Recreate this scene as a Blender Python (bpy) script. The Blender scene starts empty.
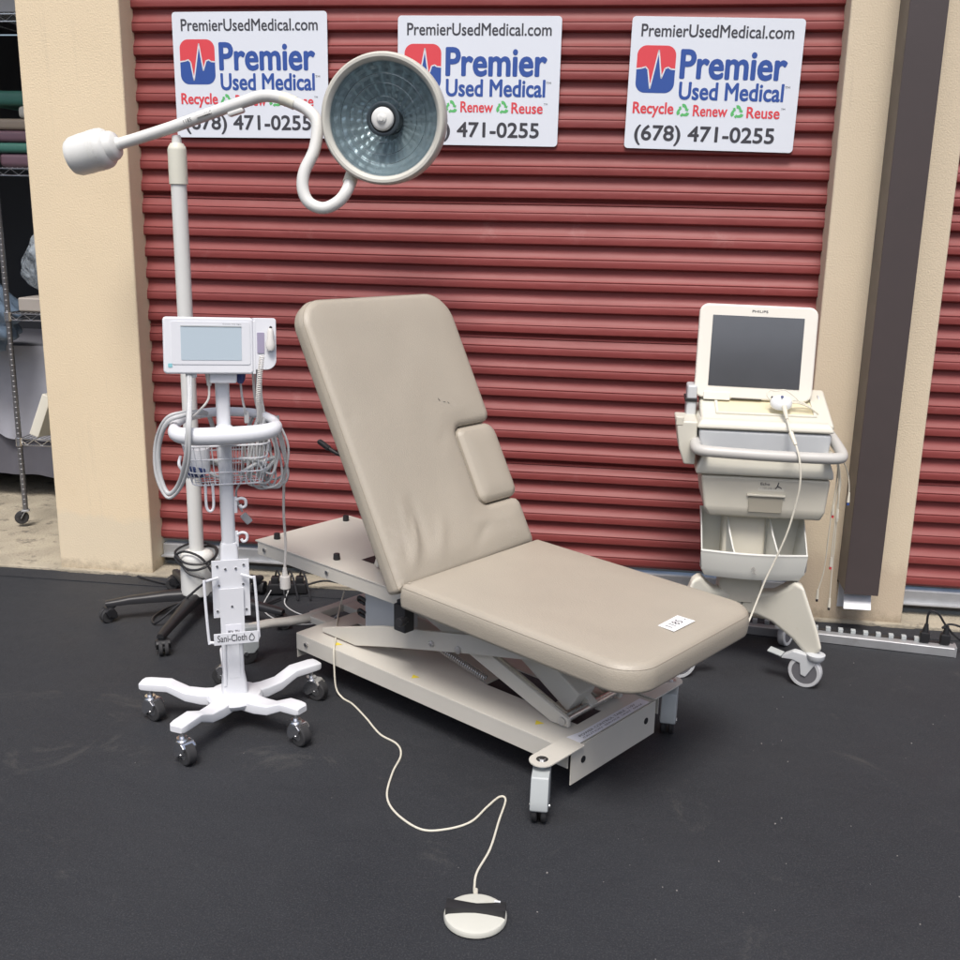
import bpy, bmesh, math, random
from mathutils import Vector, Matrix, Euler
from mathutils.geometry import delaunay_2d_cdt
random.seed(7)
R = math.radians
scene = bpy.context.scene

# ------------------------------------------------------------ camera, light, exposure
def cam_setup():
    yaw, pitch, roll = .1311, .2512, .0201
    cy, sy = math.cos(yaw), math.sin(yaw)
    f = Vector((-sy*math.cos(pitch), cy*math.cos(pitch), -math.sin(pitch)))
    r = Vector((cy, sy, 0)); u = r.cross(f)
    c, s = math.cos(roll), math.sin(roll)
    r2 = c*r + s*u; u2 = -s*r + c*u
    M = Matrix((r2, u2, -f)).transposed().to_4x4()
    M.translation = Vector((0, -4.0808, 1.5591))
    cd = bpy.data.cameras.new('camera'); o = bpy.data.objects.new('camera', cd)
    scene.collection.objects.link(o); o.matrix_world = M
    cd.sensor_width = 36; cd.lens = 36*1060/960
    cd.clip_start = .05; cd.clip_end = 2000
    scene.camera = o
cam_setup()
SUN_EL, SUN_AZ = R(60), R(180)      # sun behind the photographer, thin overcast
w = bpy.data.worlds.new('World'); scene.world = w; w.use_nodes = True
nt = w.node_tree; bg = nt.nodes['Background']
sky = nt.nodes.new('ShaderNodeTexSky'); sky.sky_type = 'NISHITA'; sky.sun_disc = False
sky.sun_elevation = SUN_EL; sky.sun_rotation = SUN_AZ; sky.dust_density = 4.5; sky.air_density = 1.0
nt.links.new(sky.outputs[0], bg.inputs[0]); bg.inputs[1].default_value = .125
sd = bpy.data.lights.new('sun', 'SUN'); sd.energy = 2.0; sd.angle = R(20); sd.color = (1, .975, .95)
so = bpy.data.objects.new('sun', sd); scene.collection.objects.link(so)
dirv = Vector((math.sin(SUN_AZ)*math.cos(SUN_EL), math.cos(SUN_AZ)*math.cos(SUN_EL), math.sin(SUN_EL)))
so.rotation_euler = dirv.to_track_quat('Z', 'Y').to_euler()
scene.view_settings.view_transform = 'Standard'; scene.view_settings.look = 'None'
scene.view_settings.exposure = .38; scene.view_settings.gamma = 1; scene.view_settings.use_curve_mapping = False
scene.render.engine = 'CYCLES'
scene.render.resolution_x = scene.render.resolution_y = 1024

# ------------------------------------------------------------ materials
def mat(name, col, rough=.5, metal=0, var=.0, vs=8, bump=0, bs=60, spec=.5, dirt=None, coat=0, alpha=None):
    m = bpy.data.materials.new(name); m.use_nodes = True
    n = m.node_tree; b = n.nodes['Principled BSDF']
    b.inputs['Roughness'].default_value = rough; b.inputs['Metallic'].default_value = metal
    b.inputs['Specular IOR Level'].default_value = spec; b.inputs['Coat Weight'].default_value = coat
    col = tuple(col) + (1,)
    b.inputs['Base Color'].default_value = col
    if var or dirt or bump:
        tc = n.nodes.new('ShaderNodeTexCoord')
    if var or dirt:
        nz = n.nodes.new('ShaderNodeTexNoise'); nz.inputs['Scale'].default_value = vs; nz.inputs['Detail'].default_value = 6
        n.links.new(tc.outputs['Object'], nz.inputs['Vector'])
        mx = n.nodes.new('ShaderNodeMix'); mx.data_type = 'RGBA'
        mr = n.nodes.new('ShaderNodeMapRange'); mr.inputs[1].default_value = .3; mr.inputs[2].default_value = .75
        n.links.new(nz.outputs[0], mr.inputs[0]); n.links.new(mr.outputs[0], mx.inputs[0])
        mx.inputs[6].default_value = tuple(min(1, c*(1+var)) for c in col[:3]) + (1,)
        mx.inputs[7].default_value = tuple(c*(1-var) for c in col[:3]) + (1,)
        last = mx.outputs[2]
        if dirt:
            n2 = n.nodes.new('ShaderNodeTexNoise'); n2.inputs['Scale'].default_value = dirt[1]; n2.inputs['Detail'].default_value = 9
            n2.inputs['Roughness'].default_value = .7
            n.links.new(tc.outputs['Object'], n2.inputs['Vector'])
            m2 = n.nodes.new('ShaderNodeMapRange'); m2.inputs[1].default_value = dirt[2]; m2.inputs[2].default_value = dirt[2]+.12
            m2.inputs[4].default_value = dirt[3]
            n.links.new(n2.outputs[0], m2.inputs[0])
            mx2 = n.nodes.new('ShaderNodeMix'); mx2.data_type = 'RGBA'
            n.links.new(m2.outputs[0], mx2.inputs[0]); n.links.new(last, mx2.inputs[6])
            mx2.inputs[7].default_value = tuple(dirt[0]) + (1,)
            last = mx2.outputs[2]
        n.links.new(last, b.inputs['Base Color'])
        rr = n.nodes.new('ShaderNodeMapRange'); rr.inputs[3].default_value = max(.02, rough-.08); rr.inputs[4].default_value = min(1, rough+.1)
        n.links.new(nz.outputs[0], rr.inputs[0]); n.links.new(rr.outputs[0], b.inputs['Roughness'])
    if bump:
        nb = n.nodes.new('ShaderNodeTexNoise'); nb.inputs['Scale'].default_value = bs; nb.inputs['Detail'].default_value = 5
        n.links.new(tc.outputs['Object'], nb.inputs['Vector'])
        bp = n.nodes.new('ShaderNodeBump'); bp.inputs['Strength'].default_value = bump; bp.inputs['Distance'].default_value = .01
        n.links.new(nb.outputs[0], bp.inputs['Height']); n.links.new(bp.outputs[0], b.inputs['Normal'])
    if alpha is not None: b.inputs['Alpha'].default_value = alpha
    return m

M = {}
M['vinyl'] = mat('taupe_vinyl', (.385, .345, .280), .40, var=.05, vs=3, bump=.16, bs=260, dirt=((.47, .42, .36), 6, .62, .4))
M['vinyl2'] = mat('taupe_vinyl_pad', (.385, .345, .280), .42, var=.03, vs=3, bump=.12, bs=260)
M['seam'] = mat('vinyl_seam', (.30, .265, .21), .5)
M['bedpaint'] = mat('ivory_enamel', (.58, .555, .495), .38, var=.04, vs=5, bump=.03, bs=400, dirt=((.32, .29, .25), 22, .69, .5))
M['beddark'] = mat('grey_inside_enamel', (.36, .33, .30), .5, var=.05)
M['steel'] = mat('bright_steel', (.62, .62, .62), .28, 1, var=.06)
M['chrome'] = mat('chrome', (.85, .85, .86), .22, 1, var=.03, vs=30)
M['zinc'] = mat('galvanised', (.46, .47, .48), .45, .6, var=.12, vs=14, dirt=((.30, .28, .26), 12, .6, .5))
M['black'] = mat('black_plastic', (.018, .018, .020), .42, var=.1)
M['rubber'] = mat('black_rubber', (.03, .03, .032), .75, var=.15, vs=30, dirt=((.12, .11, .10), 40, .6, .6))
M['grey_plastic'] = mat('grey_plastic', (.42, .45, .45), .45, var=.05, dirt=((.25, .25, .23), 25, .66, .4))
M['pale_grey'] = mat('pale_grey_plastic', (.50, .53, .56), .4, var=.03)
M['white'] = mat('white_paint', (.71, .725, .755), .32, var=.02, vs=6, dirt=((.50, .48, .45), 30, .72, .35))
M['whitep'] = mat('white_plastic', (.73, .745, .775), .38, var=.02, bump=.02, bs=500)
M['lamp_white'] = mat('lamp_enamel', (.71, .715, .685), .34, var=.03, vs=6, dirt=((.45, .44, .42), 26, .7, .4))
M['lamp_cream'] = mat('aged_cream_plastic', (.68, .67, .57), .42, var=.04, vs=12)
M['bezel'] = mat('aged_bezel', (.56, .55, .49), .42, var=.04, vs=14)
M['cream'] = mat('cream_plastic', (.64, .62, .535), .42, var=.03, vs=6, bump=.02, bs=600, dirt=((.52, .46, .33), 10, .64, .4))
M['cream2'] = mat('darker_cream_plastic', (.59, .56, .47), .45, var=.03, bump=.02, bs=600, dirt=((.45, .39, .28), 12, .66, .35))  # slightly darker cream than the main plastic
M['yellowed'] = mat('yellowed_plastic', (.66, .60, .42), .45, var=.05, vs=10)
M['usgrey'] = mat('handle_grey_plastic', (.50, .49, .46), .4, var=.04)
M['usblue'] = mat('deck_grey_plastic', (.53, .55, .56), .42, var=.03)
M['bezel_us'] = mat('screen_bezel_plastic', (.78, .75, .67), .38, var=.02)
M['cord'] = mat('cream_cord', (.66, .63, .53), .45, var=.04)
M['cord_grey'] = mat('grey_cord', (.50, .51, .51), .45, var=.06)
M['cord_white'] = mat('white_cord', (.70, .68, .64), .45, var=.05)
M['sign'] = mat('sign_board', (.74, .78, .84), .32, var=.015, vs=3)
M['ink'] = mat('sign_ink', (.055, .055, .065), .4)
M['red_ink'] = mat('sign_red', (.72, .07, .085), .4)
M['blue_ink'] = mat('sign_blue', (.035, .09, .34), .4)
M['green_ink'] = mat('sign_green', (.12, .50, .16), .4)
M['paper'] = mat('paper_label', (.78, .79, .84), .5)
M['yellow'] = mat('yellow_label', (.72, .58, .04), .5)
M['blue_plug'] = mat('blue_plug', (.02, .035, .16), .35)
M['navy'] = mat('navy_plastic', (.03, .05, .16), .4)
M['dark_pipe'] = mat('brown_pipe', (.070, .056, .055), .38, var=.06, dirt=((.15, .12, .11), 18, .68, .5))
M['concrete'] = mat('concrete', (.36, .32, .245), .9, var=.22, vs=5, bump=.6, bs=90, dirt=((.085, .075, .065), 11, .55, .8))
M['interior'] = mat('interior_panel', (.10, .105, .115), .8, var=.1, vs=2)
M['sheet'] = mat('grey_sheet', (.36, .37, .42), .85, var=.05, bump=.2, bs=12)
M['sheet_dark'] = mat('dark_sheet', (.10, .10, .12), .85, var=.05, bump=.2, bs=12)
M['teal'] = mat('green_cushion', (.06, .20, .16), .5, var=.05)
M['mauve'] = mat('mauve_cushion', (.17, .10, .13), .5, var=.05)
M['tan'] = mat('tan_cushion', (.30, .25, .20), .5, var=.05)
M['bluebag'] = mat('blue_bag', (.15, .21, .29), .3, var=.2, vs=9)
M['lamp_glow'] = None

def mat_wall(name, col, low, dk):
    m = mat(name, col, .82, var=.035, vs=2.2, bump=.22, bs=170, dirt=(dk, 3.2, .60, .45))
    # patch of newer paint near the foot with an uneven edge
    n = m.node_tree; b = n.nodes['Principled BSDF']
    src = b.inputs['Base Color'].links[0].from_socket
    tc = n.nodes.new('ShaderNodeTexCoord'); sp = n.nodes.new('ShaderNodeSeparateXYZ'); n.links.new(tc.outputs['Object'], sp.inputs[0])
    nz = n.nodes.new('ShaderNodeTexNoise'); nz.inputs['Scale'].default_value = 5; nz.inputs['Detail'].default_value = 4
    n.links.new(tc.outputs['Object'], nz.inputs['Vector'])
    ma = n.nodes.new('ShaderNodeMath'); ma.operation = 'MULTIPLY_ADD'; ma.inputs[1].default_value = -.30
    n.links.new(nz.outputs[0], ma.inputs[0]); n.links.new(sp.outputs[2], ma.inputs[2])
    mr = n.nodes.new('ShaderNodeMapRange'); mr.inputs[1].default_value = .10; mr.inputs[2].default_value = .14; mr.inputs[3].default_value = .8; mr.inputs[4].default_value = 0
    n.links.new(ma.outputs[0], mr.inputs[0])
    mx = n.nodes.new('ShaderNodeMix'); mx.data_type = 'RGBA'; n.links.new(mr.outputs[0], mx.inputs[0]); n.links.new(src, mx.inputs[6])
    mx.inputs[7].default_value = tuple(low) + (1,)
    # splash dirt close to the ground and a few vertical drips
    m3 = n.nodes.new('ShaderNodeMath'); m3.operation = 'MULTIPLY_ADD'; m3.inputs[1].default_value = -.16
    n3 = n.nodes.new('ShaderNodeTexNoise'); n3.inputs['Scale'].default_value = 16; n3.inputs['Detail'].default_value = 10; n3.inputs['Roughness'].default_value = .8
    n.links.new(tc.outputs['Object'], n3.inputs['Vector']); n.links.new(n3.outputs[0], m3.inputs[0]); n.links.new(sp.outputs[2], m3.inputs[2])
    r3 = n.nodes.new('ShaderNodeMapRange'); r3.inputs[1].default_value = -.085; r3.inputs[2].default_value = -.02; r3.inputs[3].default_value = .75; r3.inputs[4].default_value = 0
    n.links.new(m3.outputs[0], r3.inputs[0])
    x3 = n.nodes.new('ShaderNodeMix'); x3.data_type = 'RGBA'; n.links.new(r3.outputs[0], x3.inputs[0]); n.links.new(mx.outputs[2], x3.inputs[6]); x3.inputs[7].default_value = (.20, .16, .11, 1)
    mp = n.nodes.new('ShaderNodeMapping'); mp.inputs['Scale'].default_value = (26, 26, 1.1); n.links.new(tc.outputs['Object'], mp.inputs[0])
    n4 = n.nodes.new('ShaderNodeTexNoise'); n4.inputs['Scale'].default_value = 1; n4.inputs['Detail'].default_value = 5; n.links.new(mp.outputs[0], n4.inputs['Vector'])
    r4 = n.nodes.new('ShaderNodeMapRange'); r4.inputs[1].default_value = .64; r4.inputs[2].default_value = .78; r4.inputs[4].default_value = .35; n.links.new(n4.outputs[0], r4.inputs[0])
    x4 = n.nodes.new('ShaderNodeMix'); x4.data_type = 'RGBA'; n.links.new(r4.outputs[0], x4.inputs[0]); n.links.new(x3.outputs[2], x4.inputs[6]); x4.inputs[7].default_value = tuple(c*.7 for c in low) + (1,)
    n.links.new(x4.outputs[2], b.inputs['Base Color'])
    return m
M['stucco'] = mat_wall('beige_stucco', (.77, .635, .435), (.73, .63, .46), (.74, .58, .37))
M['stucco2'] = mat_wall('tan_stucco', (.66, .56, .41), (.55, .45, .33), (.54, .44, .30))

def mat_asphalt():
    m = bpy.data.materials.new('sealed_asphalt'); m.use_nodes = True
    n = m.node_tree; b = n.nodes['Principled BSDF']; L = n.links
    tc = n.nodes.new('ShaderNodeTexCoord')
    def noise(s, d=6, r=.55):
        z = n.nodes.new('ShaderNodeTexNoise'); z.inputs['Scale'].default_value = s; z.inputs['Detail'].default_value = d; z.inputs['Roughness'].default_value = r
        L.new(tc.outputs['Object'], z.inputs['Vector']); return z
    def rng(src, a, c, lo=0, hi=1):
        r = n.nodes.new('ShaderNodeMapRange'); r.inputs[1].default_value = a; r.inputs[2].default_value = c; r.inputs[3].default_value = lo; r.inputs[4].default_value = hi
        L.new(src, r.inputs[0]); return r.outputs[0]
    def mix(f, a, c):
        x = n.nodes.new('ShaderNodeMix'); x.data_type = 'RGBA'; L.new(f, x.inputs[0])
        if isinstance(a, tuple): x.inputs[6].default_value = a+(1,)
        else: L.new(a, x.inputs[6])
        if isinstance(c, tuple): x.inputs[7].default_value = c+(1,)
        else: L.new(c, x.inputs[7])
        return x.outputs[2]
    c = mix(rng(noise(1.1, 4, .5).outputs[0], .3, .72), (.0205, .0225, .0270), (.0285, .0305, .0350))
    c = mix(rng(noise(9, 12, .85).outputs[0], .56, .80, 0, .45), c, (.048, .050, .053))
    c = mix(rng(noise(60, 6, .8).outputs[0], .52, .70, 0, .45), c, (.042, .044, .048))
    c = mix(rng(noise(240, 3).outputs[0], .52, .66, 0, .6), c, (.062, .063, .066))
    c = mix(rng(noise(130, 4, .7).outputs[0], .42, .30, 0, .75), c, (.012, .012, .013))
    w_ = noise(2.1, 10, .8); w_.inputs['Distortion'].default_value = 1.5
    c = mix(rng(w_.outputs[0], .60, .68, 0, .28), c, (.11, .105, .095))
    v = n.nodes.new('ShaderNodeTexVoronoi'); v.inputs['Scale'].default_value = 26; v.inputs['Randomness'].default_value = 1
    L.new(tc.outputs['Object'], v.inputs['Vector'])
    dots = rng(v.outputs['Distance'], .03, .055, 1, 0)
    gate = rng(noise(2.4, 3).outputs[0], .60, .64)
    ml = n.nodes.new('ShaderNodeMath'); ml.operation = 'MULTIPLY'; L.new(dots, ml.inputs[0]); L.new(gate, ml.inputs[1])
    c = mix(ml.outputs[0], c, (.22, .21, .20))
    L.new(c, b.inputs['Base Color'])
    L.new(rng(noise(4).outputs[0], .3, .7, .62, .82), b.inputs['Roughness'])
    b.inputs['Specular IOR Level'].default_value = .35
    bp = n.nodes.new('ShaderNodeBump'); bp.inputs['Strength'].default_value = .55; bp.inputs['Distance'].default_value = .004
    L.new(noise(210, 6, .7).outputs[0], bp.inputs['Height'])
    b2 = n.nodes.new('ShaderNodeBump'); b2.inputs['Strength'].default_value = .35; b2.inputs['Distance'].default_value = .02
    L.new(noise(9, 4).outputs[0], b2.inputs['Height']); L.new(bp.outputs[0], b2.inputs['Normal'])
    L.new(b2.outputs[0], b.inputs['Normal'])
    return m
M['asphalt'] = mat_asphalt()

def mat_door():
    m = mat('door_red_paint', (.225, .045, .042), .50, var=.10, vs=1.3, bump=.0, dirt=((.30, .13, .12), 6, .60, .45), spec=.4)
    n = m.node_tree; b = n.nodes['Principled BSDF']; L = n.links
    tc = n.nodes.new('ShaderNodeTexCoord'); mp = n.nodes.new('ShaderNodeMapping'); mp.inputs['Scale'].default_value = (2.2, 1, 5)
    L.new(tc.outputs['Object'], mp.inputs[0])
    nz = n.nodes.new('ShaderNodeTexNoise'); nz.inputs['Scale'].default_value = 3; L.new(mp.outputs[0], nz.inputs['Vector'])
    bp = n.nodes.new('ShaderNodeBump'); bp.inputs['Strength'].default_value = .35; bp.inputs['Distance'].default_value = .01
    L.new(nz.outputs[0], bp.inputs['Height']); L.new(bp.outputs[0], b.inputs['Normal'])
    return m
M['door'] = mat_door()

def mat_screen(name, col, rough):
    return mat(name, col, rough, spec=.6, coat=.0)
M['lcd_dark'] = mat('dark_lcd', (.040, .040, .044), .30, spec=1.0, coat=1.0, var=.25, vs=5)
M['lcd_dark'].node_tree.nodes['Principled BSDF'].inputs['Coat Roughness'].default_value = .12
M['lcd_dark'].node_tree.nodes['Principled BSDF'].inputs['Coat IOR'].default_value = 1.9
M['lcd_pale'] = mat_screen('pale_lcd', (.47, .56, .62), .25)

def mat_glass(name, tint=(.8, .86, .88), rough=.03, amount=.22):
    m = bpy.data.materials.new(name); m.use_nodes = True; n = m.node_tree; n.nodes.remove(n.nodes['Principled BSDF'])
    tr = n.nodes.new('ShaderNodeBsdfTransparent'); tr.inputs[0].default_value = tint + (1,)
    gl = n.nodes.new('ShaderNodeBsdfGlossy'); gl.inputs['Roughness'].default_value = rough
    fr = n.nodes.new('ShaderNodeLayerWeight'); fr.inputs[0].default_value = amount
    mx = n.nodes.new('ShaderNodeMixShader'); L = n.links
    L.new(fr.outputs['Fresnel'], mx.inputs[0]); L.new(tr.outputs[0], mx.inputs[1]); L.new(gl.outputs[0], mx.inputs[2])
    L.new(mx.outputs[0], n.nodes['Material Output'].inputs[0]); return m
M['glass'] = mat_glass('lamp_glass', (.95, .97, .98), .04, .12)
def mat_bag():
    m = bpy.data.materials.new('clear_bag'); m.use_nodes = True; n = m.node_tree; b = n.nodes['Principled BSDF']
    b.inputs['Base Color'].default_value = (.55, .62, .68, 1); b.inputs['Roughness'].default_value = .22
    tc = n.nodes.new('ShaderNodeTexCoord')
    nz = n.nodes.new('ShaderNodeTexNoise'); nz.inputs['Scale'].default_value = 9; nz.inputs['Detail'].default_value = 5; nz.inputs['Distortion'].default_value = 2
    n.links.new(tc.outputs['Object'], nz.inputs['Vector'])
    mr = n.nodes.new('ShaderNodeMapRange'); mr.inputs[1].default_value = .35; mr.inputs[2].default_value = .7; mr.inputs[3].default_value = .25; mr.inputs[4].default_value = .8
    n.links.new(nz.outputs[0], mr.inputs[0]); n.links.new(mr.outputs[0], b.inputs['Alpha'])
    bp = n.nodes.new('ShaderNodeBump'); bp.inputs['Strength'].default_value = 1; bp.inputs['Distance'].default_value = .03
    n.links.new(nz.outputs[0], bp.inputs['Height']); n.links.new(bp.outputs[0], b.inputs['Normal'])
    return m
M['bag'] = mat_bag()
M['reflector'] = mat('lamp_reflector', (.42, .51, .53), .30, .42, var=.15, vs=14)

# ------------------------------------------------------------ mesh helpers
def catmull(p, n=6, closed=False):
    p = [Vector(q) for q in p]; out = []; N = len(p)
    if N < 3: return p
    for i in range(N if closed else N-1):
        a = p[(i-1) % N] if closed or i > 0 else p[0]*2-p[1]
        b = p[i]; c = p[(i+1) % N]
        d = p[(i+2) % N] if closed or i+2 < N else p[-1]*2-p[-2]
        for k in range(n):
            t = k/n
            out.append(.5*((2*b)+(c-a)*t+(2*a-5*b+4*c-d)*t*t+(3*b-a-3*c+d)*t**3))
    if not closed: out.append(p[-1])
    return out

class MB:
    def __init__(s): s.bm = bmesh.new()
    def _join(s, t, mtx=None, bevel=0, seg=2):
        if bevel:
            es = [e for e in t.edges if len(e.link_faces) == 2 and e.calc_face_angle(0) > .5]
            bmesh.ops.bevel(t, geom=es, offset=bevel, segments=seg, affect='EDGES', profile=.5, clamp_overlap=True)
        if mtx is not None: t.transform(mtx)
        me = bpy.data.meshes.new('t'); t.to_mesh(me); t.free(); s.bm.from_mesh(me); bpy.data.meshes.remove(me)
        return s
    def box(s, c, d, rot=None, bevel=.003, seg=2):
        t = bmesh.new(); bmesh.ops.create_cube(t, size=1)
        t.transform(Matrix.Diagonal((d[0], d[1], d[2], 1)))
        m = Matrix.Translation(c)
        if rot is not None: m = m @ (rot.to_4x4() if hasattr(rot, 'to_4x4') and not isinstance(rot, Euler) else Euler(rot).to_matrix().to_4x4())
        return s._join(t, m, bevel, seg)
    def bar(s, a, b, wy, wz, bevel=.003, up=(0, 0, 1)):
        a, b = Vector(a), Vector(b); x = (b-a).normalized(); y = Vector(up).cross(x).normalized(); z = x.cross(y)
        m = Matrix((x, y, z)).transposed()
        return s.box((a+b)/2, ((b-a).length, wy, wz), m, bevel)
    def cyl(s, a, b, r0, r1=None, n=24, bevel=0):
        r1 = r0 if r1 is None else r1; a, b = Vector(a), Vector(b); h = (b-a).length
        t = bmesh.new(); bmesh.ops.create_cone(t, cap_ends=True, segments=n, radius1=r0, radius2=r1, depth=h)
        m = Matrix.Translation((a+b)/2) @ (b-a).to_track_quat('Z', 'Y').to_matrix().to_4x4()
        return s._join(t, m, bevel)
    def lathe(s, prof, o=(0, 0, 0), ax=(0, 0, 1), n=40, twist=0):
        t = bmesh.new(); rings = []
        for r, z in prof:
            rings.append([t.verts.new((r*math.cos(2*math.pi*k/n), r*math.sin(2*math.pi*k/n), z)) for k in range(n)] if r > 1e-6 else [t.verts.new((0, 0, z))])
        for A, B in zip(rings, rings[1:]):
            for k in range(n):
                k2 = (k+1) % n
                if len(A) == 1 and len(B) == 1: continue
                if len(A) == 1: t.faces.new((A[0], B[k], B[k2]))
                elif len(B) == 1: t.faces.new((A[k], A[k2], B[0]))
                else: t.faces.new((A[k], A[k2], B[k2], B[k]))
        bmesh.ops.recalc_face_normals(t, faces=t.faces)
        m = Matrix.Translation(o) @ Vector(ax).to_track_quat('Z', 'Y').to_matrix().to_4x4()
        return s._join(t, m)
    def tube(s, pts, r, n=8, closed=False, sm=6, flat=1.0, ref=None):
        p = catmull(pts, sm, closed) if sm else [Vector(q) for q in pts]
        N = len(p); t = bmesh.new(); rings = []; prev = None
        for i in range(N):
            if closed: d = p[(i+1) % N]-p[i-1]
            else: d = p[min(i+1, N-1)]-p[max(i-1, 0)]
            d.normalize()
            if prev is None:
                a = Vector(ref) if ref else Vector((0, 0, 1))
                if abs(a.dot(d)) > .95: a = Vector((1, 0, 0))
                prev = a
            x = (prev-d*prev.dot(d)).normalized(); y = d.cross(x); prev = x
            rr = r(i/(N-1)) if callable(r) else r
            rings.append([t.verts.new(p[i]+x*rr*math.cos(2*math.pi*k/n)+y*rr*flat*math.sin(2*math.pi*k/n)) for k in range(n)])
        for i in range(N if closed else N-1):
            A, B = rings[i], rings[(i+1) % N]
            for k in range(n): t.faces.new((A[k], A[(k+1) % n], B[(k+1) % n], B[k]))
        if not closed: t.faces.new(rings[0][::-1]); t.faces.new(rings[-1])
        bmesh.ops.recalc_face_normals(t, faces=t.faces)
        return s._join(t)
    def prism(s, pts, a, b, plane='xy', bevel=.003, seg=2, mtx=None, f=None):
        """extrude a 2D outline from a to b along the third axis"""
        def P(u, v, w): return {'xy': (u, v, w), 'xz': (u, w, v), 'yz': (w, u, v)}[plane]
        t = bmesh.new(); A = [t.verts.new(P(u, v, a)) for u, v in pts]; B = [t.verts.new(P(u, v, b)) for u, v in pts]
        n = len(pts); t.faces.new(A); t.faces.new(B)
        for k in range(n): t.faces.new((A[k], A[(k+1) % n], B[(k+1) % n], B[k]))
        bmesh.ops.recalc_face_normals(t, faces=t.faces)
        if bevel:
            es = [e for e in t.edges if e.calc_face_angle(0) > .6]
            bmesh.ops.bevel(t, geom=es, offset=bevel, segments=seg, affect='EDGES', profile=.5, clamp_overlap=True)
        if f:
            for v in t.verts: v.co = Vector(f(*v.co))
        return s._join(t, mtx)
    def loft(s, secs, caps=True):
        t = bmesh.new(); rings = [[t.verts.new(q) for q in sec] for sec in secs]; n = len(secs[0])
        for A, B in zip(rings, rings[1:]):
            for k in range(n): t.faces.new((A[k], A[(k+1) % n], B[(k+1) % n], B[k]))
        if caps: t.faces.new(rings[0][::-1]); t.faces.new(rings[-1])
        bmesh.ops.recalc_face_normals(t, faces=t.faces); return s._join(t)
    def poly(s, pts, mtx=None):
        t = bmesh.new(); t.faces.new([t.verts.new(q) for q in pts]); return s._join(t, mtx)
    def build(s, name, m, parent=None, sharp=38, smooth=True):
        bm = s.bm
        if smooth:
            for f in bm.faces: f.smooth = True
            for e in bm.edges: e.smooth = not (len(e.link_faces) != 2 or e.calc_face_angle(0) > R(sharp))
        me = bpy.data.meshes.new(name); bm.to_mesh(me); bm.free()
        me.materials.append(m)
        o = bpy.data.objects.new(name, me); scene.collection.objects.link(o)
        if parent: o.parent = parent
        if smooth:
            wn = o.modifiers.new('weighted_normals', 'WEIGHTED_NORMAL'); wn.keep_sharp = True; wn.weight = 90
        return o

def tag(o, label=None, cat=None, group=None, kind=None):
    if label: o['label'] = label
    if cat: o['category'] = cat
    if group: o['group'] = group
    if kind: o['kind'] = kind
    return o
def empty(name, loc, label, cat, rz=0, group=None):
    o = bpy.data.objects.new(name, None); scene.collection.objects.link(o)
    o.location = loc; o.rotation_euler = (0, 0, rz); o.empty_display_size = .1
    return tag(o, label, cat, group)
def copy_tree(o, parent=None):
    kids = [c for c in scene.collection.objects if c.parent == o]
    c = o.copy(); scene.collection.objects.link(c); c.parent = parent
    for k in kids: copy_tree(k, c)
    return c

def rrect(x0, y0, x1, y1, r, n=6):
    if not isinstance(r, (tuple, list)): r = (r,)*4
    out = []
    for (cx, cy, sx, sy, a0, q) in ((x1, y1, -1, -1, 0, r[0]), (x0, y1, 1, -1, 90, r[1]), (x0, y0, 1, 1, 180, r[2]), (x1, y0, -1, 1, 270, r[3])):
        for k in range(n+1):
            a = R(a0+90*k/n); out.append((cx+sx*q+q*math.cos(a), cy+sy*q+q*math.sin(a)))
    return out

def text(name, body, x0, x1, z0, z1, y, m, parent, bold=0, keep=False, mtx=None, th=.0004):
    """lettering in the XZ plane (facing -Y), ink fitted to the given box"""
    cu = bpy.data.curves.new('t', 'FONT'); cu.body = body; cu.size = 1; cu.resolution_u = 4
    o = bpy.data.objects.new('t', cu); scene.collection.objects.link(o)
    dg = bpy.context.evaluated_depsgraph_get(); me = bpy.data.meshes.new_from_object(o.evaluated_get(dg))
    bpy.data.objects.remove(o)
    xs = [v.co.x for v in me.vertices]; ys = [v.co.y for v in me.vertices]
    ax, bx, ay, by = min(xs), max(xs), min(ys), max(ys)
    for v in me.vertices:
        v.co = Vector((x0+(v.co.x-ax)/(bx-ax)*(x1-x0), y, z0+(v.co.y-ay)/(by-ay)*(z1-z0)))
        if mtx is not None: v.co = mtx @ v.co
    if bold:
        bm = bmesh.new(); d = bold*(z1-z0)*.55
        src = me.copy()
        for i, (dx, dz) in enumerate(((0, 0), (d, 0), (-d, 0), (0, d), (0, -d), (d*.7, d*.7), (-d*.7, d*.7), (d*.7, -d*.7), (-d*.7, -d*.7))):
            k = len(bm.verts); bm.from_mesh(src); bm.verts.ensure_lookup_table()
            off = Vector((dx, -.00004*i, dz)); off = (mtx.to_3x3() @ off) if mtx is not None else off
            for v in bm.verts[k:]: v.co += off
        bm.to_mesh(me); bm.free(); bpy.data.meshes.remove(src)
    me.name = name; me.materials.clear(); me.materials.append(m)
    ob = bpy.data.objects.new(name, me); scene.collection.objects.link(ob); ob.parent = parent
    return ob

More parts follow.
